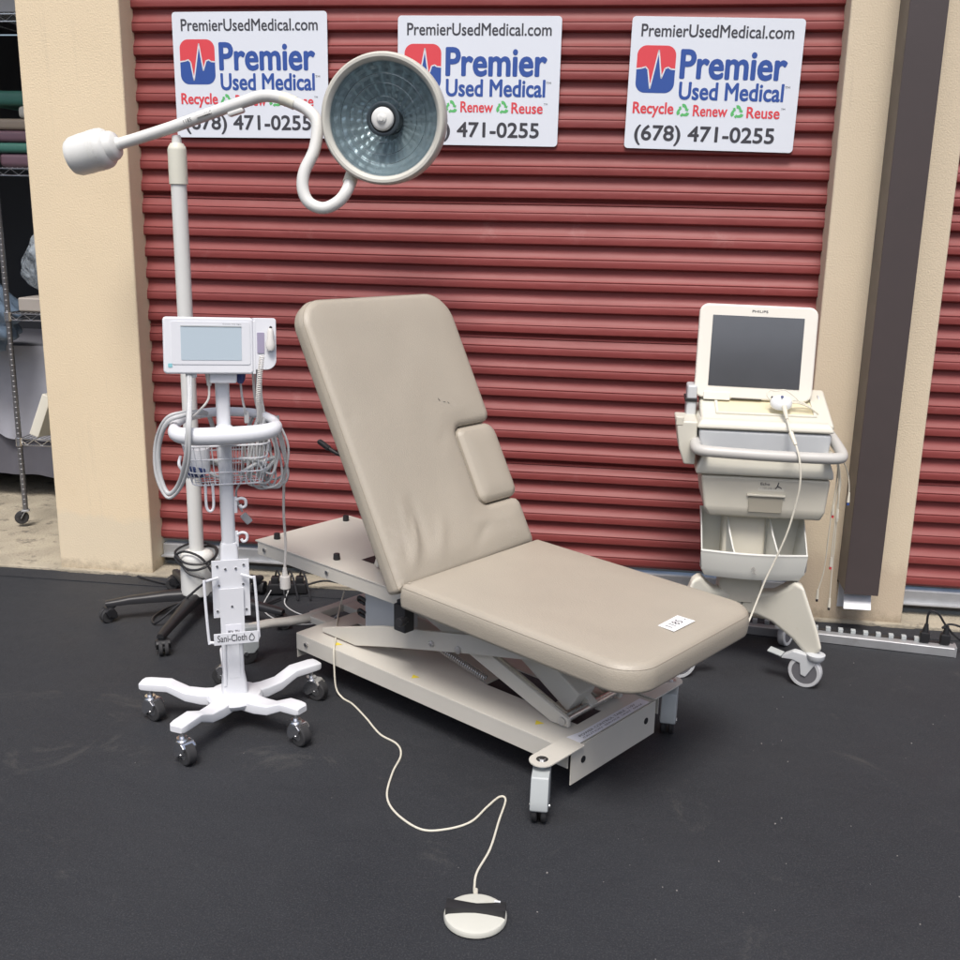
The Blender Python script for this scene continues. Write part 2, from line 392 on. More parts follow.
# rounded outline with a radius per corner; fine spacing on the straights
def outline(corners, step=.012):
    """corners: (x, y, r). returns dense CCW list of points"""
    n = len(corners); out = []
    for i in range(n):
        p = Vector(corners[i][:2]); a = Vector(corners[i-1][:2]); b = Vector(corners[(i+1) % n][:2]); r = corners[i][2]
        u = (a-p).normalized(); v = (b-p).normalized(); ang = u.angle(v)
        d = r/math.tan(ang/2); cc = p+(u+v).normalized()*(r/math.sin(ang/2))
        s0 = p+u*d-cc; s1 = p+v*d-cc
        tot = math.pi-ang; k = max(4, int(tot*r/.008))
        sgn = 1 if (s0.x*s1.y-s0.y*s1.x) > 0 else -1
        for j in range(k+1):
            t = sgn*tot*j/k; out.append(cc+Vector((s0.x*math.cos(t)-s0.y*math.sin(t), s0.x*math.sin(t)+s0.y*math.cos(t))))
    res = []
    for i, p in enumerate(out):
        q = out[(i+1) % len(out)]; L = (q-p).length
        if L < 1e-6: continue
        k = max(1, int(round(L/step)))
        for j in range(k): res.append(p.lerp(q, j/k))
    return res

def cushion(corners, T, rt, rb, hfun, mtx, name, m, parent, grid=.014):
    O = outline(corners); n = len(O)
    area = sum(O[i].x*O[(i+1) % n].y-O[(i+1) % n].x*O[i].y for i in range(n))
    if area < 0: O = O[::-1]
    N = []
    for i in range(n):
        d = (O[(i+1) % n]-O[i-1]).normalized(); N.append(Vector((-d.y, d.x)))   # inward for CCW
    t = bmesh.new(); rings = []
    prof = [(rb*(1-math.cos(a)) if False else rb*(1-math.sin(a)), -T+rb*(1-math.cos(a))) for a in [R(x) for x in (0, 30, 60, 90)]]
    prof += [(-.0025, -T*.5)]
    prof += [(rt*(1-math.cos(a)), -rt+rt*math.sin(a)) for a in [R(x) for x in (0, 15, 30, 45, 60, 75, 90)]]
    for ins, z in prof:
        rings.append([t.verts.new((O[i].x+N[i].x*ins, O[i].y+N[i].y*ins, z+(hfun(O[i].x+N[i].x*ins, O[i].y+N[i].y*ins, ins)*max(0, (z+rt)/rt)))) for i in range(n)])
    for A, B in zip(rings, rings[1:]):
        for k in range(n): t.faces.new((A[k], A[(k+1) % n], B[(k+1) % n], B[k]))
    t.faces.new(rings[0][::-1])
    inner = [v.co.to_2d() for v in rings[-1]]
    xs = [p.x for p in inner]; ys = [p.y for p in inner]
    def sdf(p):
        ins = False; dm = 9
        for i in range(n):
            a, b = inner[i], inner[(i+1) % n]; e = b-a; L2 = e.length_squared
            h = max(0, min(1, (p-a).dot(e)/L2)) if L2 else 0
            dm = min(dm, (p-a-e*h).length_squared)
            if (a.y > p.y) != (b.y > p.y) and p.x < (b.x-a.x)*(p.y-a.y)/(b.y-a.y)+a.x: ins = not ins
        return math.sqrt(dm) if ins else -math.sqrt(dm)
    pts = []
    y = min(ys)
    row = 0
    while y < max(ys):
        x = min(xs)+(grid/2 if row % 2 else 0)
        while x < max(xs):
            p = Vector((x, y)); d = sdf(p)
            if d > grid*.55: pts.append((p, d))
            x += grid
        y += grid*.87; row += 1
    allp = inner+[p for p, d in pts]
    vo, eo, fo, ov, oe, of = delaunay_2d_cdt(allp, [(i, (i+1) % n) for i in range(n)], [], 1, 1e-6)
    vm = []
    for k, v in enumerate(vo):
        src = ov[k][0] if ov[k] else -1
        if 0 <= src < n: vm.append(rings[-1][src])
        else:
            d = pts[src-n][1] if src >= n else 0
            vm.append(t.verts.new((v.x, v.y, hfun(v.x, v.y, rt+d))))
    for f in fo:
        try: t.faces.new([vm[i] for i in f])
        except ValueError: pass
    bmesh.ops.recalc_face_normals(t, faces=t.faces)
    b = MB(); b._join(t, mtx)
    cu = b.build(name, m, parent, sharp=75)
    sb = MB(); pz = []
    for i in range(0, n, 2):
        ins, z = rt*(1-math.cos(R(30))), -rt+rt*math.sin(R(30))
        q = Vector((O[i].x+N[i].x*(ins-.0003), O[i].y+N[i].y*(ins-.0003), z+.0)); pz.append(mtx @ q)
    sb.tube(pz, .0010, 5, closed=True, sm=0); sb.build('seam', M['seam'], cu)
    return cu

# ------------------------------------------------------------ ground
b = MB()
xs = [-400, -60, -12, -6, -3, -1, 1, 3, 6, 12, 60, 400]
b.box((0, -200+.02, -.05), (800, 400, .1), bevel=0)
o = b.build('asphalt_ground', M['asphalt'], smooth=False); tag(o, kind='structure')
# ragged lip of sealer where it meets the slab
b = MB(); t = bmesh.new(); top = []; bot = []
random.seed(3)
x = -5
while x < 5:
    top.append((x, -.035+random.uniform(0, .03)+.012*math.sin(x*9)+.01*math.sin(x*23))); x += .025
pts = [(p[0], p[1]) for p in top]+[(5, -.12), (-5, -.12)]
b.prism(pts, .0005, .004, 'xy', bevel=0)
o = b.build('asphalt_edge', M['asphalt'], smooth=False); tag(o, kind='structure')
b = MB(); b.box((0, 1.48, -.02), (12, 3.0, .07), bevel=.008)
o = b.build('concrete_slab', M['concrete']); tag(o, kind='structure')

# crumbs of stone lying on the asphalt
b = MB(); random.seed(11)
for k in range(70):
    x, y = random.uniform(-2.6, 2.2), random.uniform(-3.1, -.1); r = random.uniform(.0010, .0027)
    if random.random() < .5: x, y = random.gauss(.55, .5), random.gauss(-1.8, .35)
    t = bmesh.new(); bmesh.ops.create_icosphere(t, subdivisions=1, radius=r)
    for v in t.verts: v.co *= random.uniform(.7, 1.2)
    b._join(t, Matrix.Translation((x, y, r*.5)))
o = b.build('gravel_crumbs', mat('stone_crumb', (.22, .21, .20), .8, var=.3, vs=60), smooth=False)
tag(o, 'tiny pale crumbs of stone scattered on the black asphalt', 'gravel', kind='stuff')

# ------------------------------------------------------------ building
def wallpiece(name, x0, x1, y0, y1, z0, z1, m, label, cat='wall', bevel=.008, group=None):
    b = MB(); b.box(((x0+x1)/2, (y0+y1)/2, (z0+z1)/2), (x1-x0, y1-y0, z1-z0), bevel=bevel, seg=3)
    o = b.build(name, m); 
    if label: tag(o, label, cat, group)
    return o
wallpiece('pillar', -2.366, -1.946, 0, .55, .001, 2.62, M['stucco'], 'wide beige stucco pillar between the open storage unit and the red door', 'pillar')
wallpiece('pillar', .719, 1.140, 0, .55, .001, 2.62, M['stucco2'], 'tan stucco pillar behind the dark downspout, right of the red door', 'pillar')
wallpiece('wall', -6, -4.85, 0, .55, .001, 2.62, M['stucco'], 'beige wall left of the open storage unit, beyond the frame')
wallpiece('wall', 3.60, 6, 0, .55, .001, 2.62, M['stucco2'], 'tan wall right of the second red door, beyond the frame')
wallpiece('header_beam', -6, 6, .003, .55, 2.622, 3.4, M['stucco'], 'beige stucco beam above the doors and pillars', 'beam')

# interior shell of the open unit (left)
root = empty('storage_unit', (-3.45, .55, 0), 'dark storage unit interior standing open left of the beige pillar', 'storage unit')
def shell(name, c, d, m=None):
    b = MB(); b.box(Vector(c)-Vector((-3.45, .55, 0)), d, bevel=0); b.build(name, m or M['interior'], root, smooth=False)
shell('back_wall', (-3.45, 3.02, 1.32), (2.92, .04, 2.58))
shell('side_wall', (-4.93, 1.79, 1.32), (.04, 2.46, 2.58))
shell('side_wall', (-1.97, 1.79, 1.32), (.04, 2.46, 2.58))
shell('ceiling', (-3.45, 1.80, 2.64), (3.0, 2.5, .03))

def rollup(name, x0, x1, label, top=2.62):
    root = empty(name, ((x0+x1)/2, .12, .03), label, 'roll-up door')
    cx = (x0+x1)/2; p = .0855
    # profile of one rib, (depth, height), y grows away from the viewer
    rib = [(.026, 0), (.0255, -.008), (.023, -.018), (.017, -.028), (.009, -.0365), (.0055, -.039), (.0055, -.0405), (.0075, -.043), (.0070, -.045), (.0045, -.0475), (.0035, -.056), (.0035, -.0685), (.0052, -.0720), (.009, -.0738), (.020, -.0752), (.026, -.078)]
    prof = []; z = 2.096+.002
    while z < top+.1: z += p
    seam0 = 2.096; i = 0
    while z-p > .095:
        ks = round((z-seam0)/p)
        for (d, h) in rib: prof.append((d, z+h))
        if ks % 6 == 0: prof[-len(rib):-len(rib)+3] = [(.030, z), (.022, z-.003), (.021, z-.010), (.026, z-.012), (.022, z-.017)]
        z -= p
    prof.append((.03, z)); prof = [(d, h) for d, h in prof if .1 < h < top]; prof = [(.0035+(d-.0035)*.85, h) for d, h in prof]
    t = bmesh.new(); nx = 14; cols = []
    for k in range(nx+1):
        x = x0+(x1-x0)*k/nx
        wob = .0
        cols.append([t.verts.new((x-cx, d-.022+.0012*math.sin(x*2.1+h*3)+.0016*math.sin(h*17+x), h-.03+.0015*math.sin(x*3+h*5))) for d, h in prof])
    for A, B in zip(cols, cols[1:]):
        for j in range(len(prof)-1): t.faces.new((A[j], B[j], B[j+1], A[j+1]))
    bmesh.ops.recalc_face_normals(t, faces=t.faces)
    bb = MB(); bb._join(t); bb.build('curtain', M['door'], root, sharp=50)
    bb = MB(); bb.box((0, .012, .055-.0), (x1-x0-.004, .05, .060), bevel=.006); bb.box((0, -.022, .033), (x1-x0-.004, .03, .006), bevel=.001)
    bb.build('bottom_bar', M['zinc'], root)
    bb = MB(); bb.box((0, .010, .0145), (x1-x0-.01, .03, .021), bevel=.004); bb.build('rubber_seal', M['rubber'], root)
    return root
rollup('rollup_door', -1.946, .719, 'red corrugated metal roll-up door with three white signs on it')
rollup('rollup_door', 1.140, 3.60, 'red corrugated metal roll-up door right of the tan pillar, cut by the frame')

# unseen storage row added behind the photographer for screens and chrome to reflect
root = empty('added_storage_building', (0, -27, 0), 'long tan storage building added outside the frame for reflections', 'building')
b = MB(); b.box((0, -4, 3.0), (70, 8, 6.0), bevel=.02); b.build('wall', M['stucco2'], root)
b = MB(); b.box((0, -4, 6.15), (71, 9, .28), bevel=.02); b.build('roof', M['dark_pipe'], root)
for k in range(-9, 10):
    b = MB(); b.box((k*3.6, .02, 1.4), (2.7, .04, 2.8), bevel=.004); b.build('door', M['door'], root)

# downspout
root = empty('downspout', (.942, -.07, .07), 'dark brown square downspout running down the tan pillar', 'downspout')
b = MB(); x0, x1, y0, y1 = -.062, .062, -.075, .068
for (c, d) in (((0, y0+.0015, 1.735), (.124, .003, 3.27)), ((0, y1-.0015, 1.71), (.124, .003, 3.22)), ((x0+.0015, -.003, 1.74), (.003, .137, 3.26)), ((x1-.0015, -.003, 1.735), (.003, .137, 3.27))):
    b.box(c, d, bevel=.0012)
b.build('pipe', M['dark_pipe'], root)
b = MB(); b.prism([(-.045, .125), (.055, .125), (.042, .0), (-.058, .0)], -.003, .0, 'xy', bevel=.0, mtx=Matrix.Translation((0, .02, .125)) @ Matrix.Rotation(R(42), 4, 'X') @ Matrix.Translation((0, -.125, 0)))
b.box((.0, .062, .075), (.11, .003, .15), bevel=.001)
b.build('outlet_flap', M['whitep'], root)

# ------------------------------------------------------------ signs
def arrows(b, cx, cz, r, y):
    for k in range(3):
        a0 = 90+120*k
        ins, outs = [], []
        for j in range(6):
            a = R(a0+12-16*j); q = 1+.18*math.cos(3*(a-R(90)))
            outs.append((cx+r*q*math.cos(a), y, cz+r*q*math.sin(a))); ins.append((cx+r*.52*q*math.cos(a), y, cz+r*.52*q*math.sin(a)))
        b.poly(outs+ins[::-1])
        a = R(a0+12-80); q = 1+.18*math.cos(3*(a-R(90))); e = R(a0+12-80-26)
        b.poly([(cx+r*1.22*q*math.cos(a), y-.0001, cz+r*1.22*q*math.sin(a)), (cx+r*.34*q*math.cos(a), y-.0001, cz+r*.34*q*math.sin(a)), (cx+r*.85*math.cos(e), y-.0001, cz+r*.85*math.sin(e))])
def make_sign():
    root = empty('sign', (0, 0, 0), 'x', 'sign', group='white business signs on the red door')
    W, H = .612, .457
    b = MB(); b.prism([(x, -z) for x, z in rrect(0, 0, W, H, .014)], -.003, 0, 'xz', bevel=.0008); b.build('board', M['sign'], root)
    y = -.0036
    text('website_lettering', 'PremierUsedMedical.com', .036, .575, -.068, -.026, y, M['ink'], root, .03)
    text('name_lettering', 'Premier', .186, .560, -.208, -.112, y, M['blue_ink'], root, .07)
    text('name_lettering', 'Used Medical', .187, .558, -.281, -.222, y, M['blue_ink'], root, .06)
    text('trademark_lettering', 'TM', .562, .580, -.236, -.228, y, M['ink'], root)
    text('slogan_lettering', 'Recycle', .024, .170, -.345, -.294, y, M['red_ink'], root, .05)
    text('slogan_lettering', 'Renew', .243, .365, -.338, -.300, y, M['red_ink'], root, .05)
    text('slogan_lettering', 'Reuse', .436, .552, -.340, -.302, y, M['red_ink'], root, .05)
    text('trademark_lettering', 'TM', .556, .570, -.310, -.303, y, M['ink'], root)
    text('phone_lettering', '(678) 471-0255', .036, .540, -.443, -.374, y, M['ink'], root, .045)
    for ax_ in (.206, .401):
        b = MB(); arrows(b, ax_, -.321, .0215, y); b.build('recycling_mark', M['green_ink'], root, smooth=False)
    # heart-trace emblem
    tr = [(0, -.081), (.02, -.078), (.033, -.074), (.042, -.083), (.053, -.148), (.0775, -.016), (.092, -.112), (.104, -.078), (.115, -.074), (.125, -.08), (.14, -.081)]
    RR = rrect(0, -.163, .14, 0, .034, 8)
    up = [p for p in RR if p[1] > -.081]; dn = [p for p in RR if p[1] < -.081]
    # top outline runs right->left over the top, bottom left->right
    hu = sorted([p for p in up if p[0] > .07], key=lambda p: p[1])+sorted([p for p in up if p[0] <= .07], key=lambda p: -p[1])
    hd = sorted([p for p in dn if p[0] <= .07], key=lambda p: -p[1])+sorted([p for p in dn if p[0] > .07], key=lambda p: p[1])
    ox, oz = .026, -.098
    def emit(nm, pts, mm):
        t = bmesh.new(); vs = [t.verts.new((x+ox, y, z+oz)) for x, z in pts]; f = t.faces.new(vs); f.normal_update()
        bmesh.ops.triangulate(t, faces=[f]); q = MB(); q._join(t); q.build(nm, mm, root, smooth=False)
    emit('emblem_top', tr+hu, M['red_ink'])
    emit('emblem_bottom', tr[::-1]+hd, M['blue_ink'])
    b = MB()
    for a, c in zip(tr, tr[1:]):
        a, c = Vector((a[0], 0, a[1])), Vector((c[0], 0, c[1])); d = (c-a).normalized(); nrm = Vector((-d.z, 0, d.x))*.0024; e = d*.0012
        b.poly([Vector((ox, y-.0003, oz))+q for q in (a-e+nrm, c+e+nrm, c+e-nrm, a-e-nrm)])
    b.build('emblem_trace', M['whitep'], root, smooth=False)
    return root
s0 = make_sign()
spec = [((-1.777, .092, 2.262), -.2, 'white business sign on the red door, leftmost, with the lamp arm crossing in front'),
        ((-.893, .092, 2.247), .3, 'white business sign on the red door, partly hidden behind the round lamp head'),
        ((-.026, .092, 2.243), 1.0, 'white business sign on the red door, rightmost, fully visible')]
for i, (loc, rot, lab) in enumerate(spec):
    s = s0 if i == 0 else copy_tree(s0)
    s.location = loc; s.rotation_euler = (0, R(rot), 0); s['label'] = lab

# ------------------------------------------------------------ casters
def caster(parent, x, y, h, wr, yaw, mw='rubber', mf='chrome', ww=.022, offs=.022, hood=True, twin=False, hub=None):
    """caster under a stem at x,y with top at height h; yaw = direction the wheel trails"""
    d = Vector((math.cos(yaw), math.sin(yaw), 0)); s = Vector((-d.y, d.x, 0)); c = Vector((x, y, wr))+d*offs
    b = MB(); b.cyl((x, y, h), (x, y, wr*1.75), .008, n=12)
    b.cyl((x, y, wr*2.02), (x, y, wr*2.25), .017, n=20, bevel=.002)
    if hood:
        prof = []
        for k in range(9):
            a = R(-10+190*k/8); prof.append((-offs+0+offs+math.cos(a)*wr*1.07, wr+math.sin(a)*wr*1.07))
        pts = [(-wr*1.2, wr*.70), (-wr*.75, wr*.50), (-wr*.25, wr*.85), (wr*.22, wr*1.02), (wr*.55, wr*1.75), (wr*.1, wr*2.1), (-wr*.75, wr*2.06), (-wr*1.12, wr*1.45)]
        m = Matrix((d, s, Vector((0, 0, 1)))).transposed().to_4x4(); m.translation = Vector((c.x, c.y, 0))
        b.prism(pts, -ww*.75, ww*.75, 'xz', bevel=.004, mtx=m)
    else:
        for sg in (-1, 1):
            b.bar(Vector((x, y, wr*2.05))+s*sg*ww*.72, c+s*sg*ww*.72, .003, .016, .001, up=s)
        b.box((x, y, wr*2.06), (ww*1.6, ww*1.6, .006), (0, 0, yaw), .001)
    cs = b.build('caster', M[mf], parent)
    b = MB(); tw = [(-ww*.5, -ww*.1), (ww*.1, ww*.5)] if twin else [(-ww*.5, ww*.5)]
    for a0, a1 in tw:
        pr = [(wr*.45, a0), (wr*.9, a0), (wr, a0+.003), (wr, a1-.003), (wr*.9, a1), (wr*.45, a1), (wr*.45, a0)]
        b.lathe(pr, c, s, 28)
    b.build('tyre', M[mw], cs)
    b = MB(); b.cyl(c-s*ww*.48, c+s*ww*.48, wr*.46, n=20); b.cyl(c-s*ww*.8, c+s*ww*.8, wr*.14, n=12)
    b.build('hub', M[hub or 'steel'], cs)
    return cs

# ------------------------------------------------------------ exam table
TH = 2.547
bed = empty('exam_table', (.038, -1.306, 0), 'taupe padded exam table with raised back on a low ivory wheeled base', 'exam table', TH)
zb = .154
b = MB()
holes = [(.20, .43, -.075, .075), (.07, .10, -.03, .09), (1.02, 1.07, .02, .14)]
gx = sorted({0, 1.154}|{h[0] for h in holes}|{h[1] for h in holes}); gy = sorted({-.223, .223}|{h[2] for h in holes}|{h[3] for h in holes})
t = bmesh.new(); V = {}
def gv(x, y): return V.setdefault((x, y), t.verts.new((x, y, zb)))
for i in range(len(gx)-1):
    for j in range(len(gy)-1):
        mx_, my_ = (gx[i]+gx[i+1])/2, (gy[j]+gy[j+1])/2
        if any(h[0] < mx_ < h[1] and h[2] < my_ < h[3] for h in holes): continue
        t.faces.new((gv(gx[i], gy[j]), gv(gx[i+1], gy[j]), gv(gx[i+1], gy[j+1]), gv(gx[i], gy[j+1])))
r = bmesh.ops.extrude_face_region(t, geom=list(t.faces))
for v in [g for g in r['geom'] if isinstance(g, bmesh.types.BMVert)]: v.co.z -= .004
bmesh.ops.recalc_face_normals(t, faces=t.faces); b._join(t)
for sy in (-1, 1): b.box((.577, sy*.2225, .125), (1.154, .003, .056), bevel=.001)
b.box((1.1535, 0, .11), (.003, .444, .09), bevel=.001)
b.build('base', M['bedpaint'], bed)
b = MB(); b.box((-.006, .012, .101), (.004, .414, .106), bevel=.0015); b.build('end_plate', M['bedpaint'], bed)
for y in (.165, -.145):
    b = MB(); b.cyl((-.0075, y, .106), (-.0095, y, .106), .0100, n=24); b.build('plate_hole_dark', M['black'], bed)  # black discs on the plate paint the darkness of its holes
b = MB(); b.prism([(.0, -.17), (.034, -.17), (.036, .12), (.050, .19), (.0, .17)], zb+.0006, zb+.0012, 'xy', bevel=0); sl = b.build('printed_label', M['paper'], bed, smooth=False)
m = Matrix(((0, 0, 0, 0),)*4)
mt = Matrix(((0, 0, -1, .028), (-1, 0, 0, 0), (0, -1, 0, zb+.0016), (0, 0, 0, 1))).transposed() if False else None
def flat_text(name, body, cx, cy, w_, h_, z, rz, m, parent, bold=0):
    mm = Matrix.Translation((cx, cy, z)) @ Matrix.Rotation(rz, 4, 'Z') @ Matrix.Rotation(R(-90), 4, 'X')
    return text(name, body, -w_/2, w_/2, -h_/2, h_/2, 0, m, parent, bold, mtx=mm)
flat_text('fine_print', 'POWER CONTROL TABLE  110V', .022, .01, .27, .009, zb+.0018, R(-90), M['ink'], sl)
flat_text('fine_print', 'CAUTION  SERVICE  UNIT  60HZ', .009, .0, .29, .006, zb+.0018, R(-90), M['ink'], sl)
for x, y in ((.62, .19), (.155, .16), (.98, .19)):
    b = MB(); b.prism([(x-.014, y-.008), (x+.014, y-.008), (x, y+.014)], zb+.0004, zb+.001, 'xy', bevel=0)
    b.build('warning_sticker', M['yellow'], bed, smooth=False)
b = MB(); b.prism([(.575, .3435), (.60, .3435), (.588, .3435)], 0, .001, 'xz', bevel=0) if False else None
for x, y, z in ((1.10, .2265, .128), (1.33, .213, .405), (1.0, .213, .405)):
    b = MB(); b.cyl((x, y-.003, z), (x, y+.005, z), .008, n=6, bevel=.001); b.build('bolt', M['steel'], bed)
# caster flanges
def flange(x, y0, y1, s):
    b = MB(); n = 10; w2 = .035
    pts = [(x-w2, y0), (x+w2, y0)]+[(x+w2*math.cos(R(a)), y1+s*w2*math.sin(R(a))) for a in range(0, 181, 18)]
    if s < 0: pass
    b.prism(pts, zb+.0015, zb+.0065, 'xy', bevel=.0012)
    b.prism([(x+w2, y0), (x+w2-.004, y0), (x+w2-.004, y1), (x+w2, y1)], zb-.022, zb+.0015, 'xy', bevel=0)
    o = b.build('caster_flange', M['bedpaint'], bed)
    b = MB(); b.cyl((x, y1, zb+.006), (x, y1, zb+.012), .010, n=6, bevel=.0015); b.cyl((x, y1, zb+.006), (x, y1, zb+.008), .016, n=20); b.build('nut', M['steel'], o)
flange(.012, .18, .322, 1); flange(.028, -.19, -.335, -1)
# twin-cover casters, grey shells
def bed_caster(x, y, yaw, top=zb):
    d = Vector((math.cos(yaw), math.sin(yaw), 0)); s = Vector((-d.y, d.x, 0)); wr = .042
    c = Vector((x, y, wr))+d*.026
    m = Matrix((d, s, Vector((0, 0, 1)))).transposed().to_4x4(); m.translation = Vector((c.x, c.y, 0))
    b = MB(); b.prism([(-.046, .139), (-.046, .06), (-.03, .040), (.03, .040), (.048, .050), (.048, .080), (.030, .139)], -.024, .024, 'xz', bevel=.005, mtx=m)
    b.cyl((x, y, .13), (x, y, top+.002), .010, n=14)
    cs = b.build('caster', M['grey_plastic'], bed)
    b = MB()
    for a in (-.0205, .0045):
        b.lathe([(.01, a), (.038, a), (wr, a+.003), (wr, a+.013), (.038, a+.016), (.01, a+.016), (.01, a)], c, s, 28)
    b.build('tyre', M['rubber'], cs)
    b = MB(); b.cyl(c-s*.027, c+s*.027, .007, n=12); b.build('hub', M['steel'], cs)
    return cs
bed_caster(.012, .322, R(124)); bed_caster(.028, -.335, R(118))
# rear caster bar
b = MB(); b.bar((1.27, -.30, .135), (1.27, .06, .135), .040, .030, .006); b.bar((1.15, -.1, .135), (1.28, -.1, .135), .06, .026, .004)
b.bar((1.15, .06, .135), (1.28, .06, .135), .05, .026, .004)
b.build('rear_crossbar', M['bedpaint'], bed)
b = MB(); secs = []
for (x, y, z, hw, hh) in ((1.265, .03, .136, .021, .016), (1.27, .10, .136, .021, .016), (1.30, .15, .132, .022, .016), (1.34, .20, .128, .022, .015), (1.36, .265, .126, .022, .014), (1.365, .30, .125, .012, .010)):
    secs.append([(x+hw*math.cos(R(a)), y, z+hh*math.sin(R(a))) for a in range(0, 360, 30)])
b.loft(secs); b.build('rear_arm', M['bedpaint'], bed)
bed_caster(1.35, .262, R(60), .115); bed_caster(1.27, -.28, R(80), .12)
b = MB(); b.box((1.37, .315, .085), (.045, .05, .012), (R(-38), 0, 0), .003); b.build('brake_pedal', M['grey_plastic'], bed)
# scissor lift
for sy in (1, -1):
    b = MB(); y = sy*.160
    b.prism([(1.09, .160), (1.085, .176), (.80, .262), (.20, .392), (.15, .392), (.15, .345), (.46, .275), (.78, .198), (.92, .160)], y-.006*sy, y+.006*sy, 'xz', bevel=.002)
    b.build('lift_arm', M['bedpaint'], bed)
    b = MB(); y = sy*.128
    b.prism([(.07, .160), (.13, .158), (.74, .366), (.74, .41), (.70, .41), (.07, .185)], y-.006*sy, y+.006*sy, 'xz', bevel=.002)
    b.prism([(.10, .16), (.16, .16), (.74, .35), (.74, .40)], sy*.075-.004, sy*.075+.004, 'xz', bevel=.002)
    b.build('lift_arm', M['bedpaint'], bed)
b = MB(); b.cyl((.46, -.18, .285), (.46, .172, .285), .012, n=16, bevel=.002); b.cyl((.57, .15, .272), (.57, .172, .272), .011, n=6, bevel=.002)
b.cyl((.09, -.14, .174), (.09, .140, .174), .012, n=16); b.build('pivot_pin', M['steel'], bed)
b = MB(); b.bar((.10, .03, .20), (.34, .03, .345), .085, .080, .010); b.bar((.08, .0, .172), (.13, .0, .205), .03, .03, .004); b.build('actuator', M['bedpaint'], bed)
b = MB(); b.cyl((.30, .03, .30), (.62, .03, .385), .014, n=16); b.build('actuator_rod', M['steel'], bed)
b = MB(); pts = []
a0, a1 = Vector((.74, .085, .245)), Vector((.42, .085, .178)); ax = (a1-a0).normalized(); px = ax.cross(Vector((0, 1, 0))).normalized(); py = ax.cross(px)
for k in range(38*8+1):
    u = k/(38*8); a = 2*math.pi*k/8; pts.append(a0.lerp(a1, u)+px*.011*math.cos(a)+py*.011*math.sin(a))
b.tube(pts, .0021, 5, sm=0); b.build('return_spring', M['steel'], bed)
b = MB(); b.box((.86, .06, .285), (.15, .10, .20), bevel=.005); b.build('motor_box', M['pale_grey'], bed)
b = MB()
for k in range(3): b.tube([(.945, .100, .235+k*.045), (.97, .104, .243+k*.045), (.955, .115, .262+k*.045), (.93, .112, .255+k*.045)], .006, 8, sm=4)
b.build('motor_cable', M['black'], bed)
# upper frame
b = MB(); b.box((.94, 0, .4285), (.88, .430, .005), bevel=.001)
for sy in (1, -1): b.box((.94, sy*.2105, .404), (.86, .004, .046), bevel=.001)
b.box((1.3685, 0, .404), (.003, .42, .046), bevel=.001)
b.build('back_tray', M['bedpaint'], bed)
b = MB(); b.prism([(.88, -.05), (.96, .03), (.96, .10), (.82, .10), (.82, -.05)], .4316, .4322, 'xy', bevel=0); b.build('tray_slot_dark', M['black'], bed, smooth=False)  # flat black sheet paints the darkness inside the slot
for x, y in ((1.335, .155), (1.02, .155), (1.335, -.16), (1.02, -.16)):
    b = MB(); b.cyl((x, y, .431), (x, y, .452), .012, .0105, n=16, bevel=.002); b.build('rubber_stop', M['black'], bed)
b = MB(); b.box((.17, 0, .415), (.72, .40, .045), bevel=.004); b.build('seat_frame', M['bedpaint'], bed)
b = MB(); b.box((.62, .236, .365), (.05, .040, .085), bevel=.004); b.box((.62, .236, .41), (.036, .028, .02), bevel=.003)
b.cyl((.585, .256, .372), (.585, .275, .372), .008, n=12); b.cyl((.585, .270, .372), (.585, .292, .372), .015, n=8, bevel=.004)
b.build('clamp', M['black'], bed)
b = MB(); b.box((.66, 0, .43), (.05, .42, .04), bevel=.005); b.build('rail', M['bedpaint'], bed)
b = MB(); b.box((.55, .223, .405), (.13, .012, .03), bevel=.003); b.build('side_bracket', M['bedpaint'], bed)

def gauss(x, s): return math.exp(-(x/s)**2)
def seg(p, a, c):
    e = (c[0]-a[0], c[1]-a[1]); L2 = e[0]**2+e[1]**2; h = ((p[0]-a[0])*e[0]+(p[1]-a[1])*e[1])/L2; hc = max(0, min(1, h))
    d = math.hypot(p[0]-a[0]-e[0]*hc, p[1]-a[1]-e[1]*hc); return d, hc
def noise2(x, y): return math.sin(x*21+1.3*math.sin(y*17))*math.sin(y*19+math.sin(x*13))
# seat: local x from -.257 to .545, tilt small
yn, yf = .328, -.298
def h_seat(x, y, ins):
    e = min(1, max(0, ins-.02)/.10); h = .006*(1-(1-e)**2)
    return h+.0007*noise2(x, y)*e
tilt = .027
ms = Matrix.Translation((.545, 0, .516)) @ Matrix.Rotation(-tilt, 4, 'Y') @ Matrix.Translation((-.545, 0, 0))
seat = cushion([(-.262, yf, .085), (.545, yf, .020), (.545, yn, .014), (-.264, yn, .10)], .078, .026, .012, h_seat, ms, 'seat_cushion', M['vinyl'], bed)
flat = Matrix.Translation((0, 0, 0))
b = MB(); b.prism([(-.028, -.052), (.026, -.050), (.024, .050), (-.027, .052)], .0068, .0074, 'xy', bevel=0, mtx=ms @ Matrix.Translation((-.172, .004, 0)))
st = b.build('price_sticker', mat('sticker_white', (.86, .86, .86), .4), bed, smooth=False)
mm = ms @ Matrix.Translation((-.172, .004, .0078)) @ Matrix.Rotation(R(-90), 4, 'Z') @ Matrix.Rotation(R(-90), 4, 'X')
text('sticker_writing', '1185 -', -.036, .044, -.011, .012, 0, M['ink'], st, .0, mtx=mm)
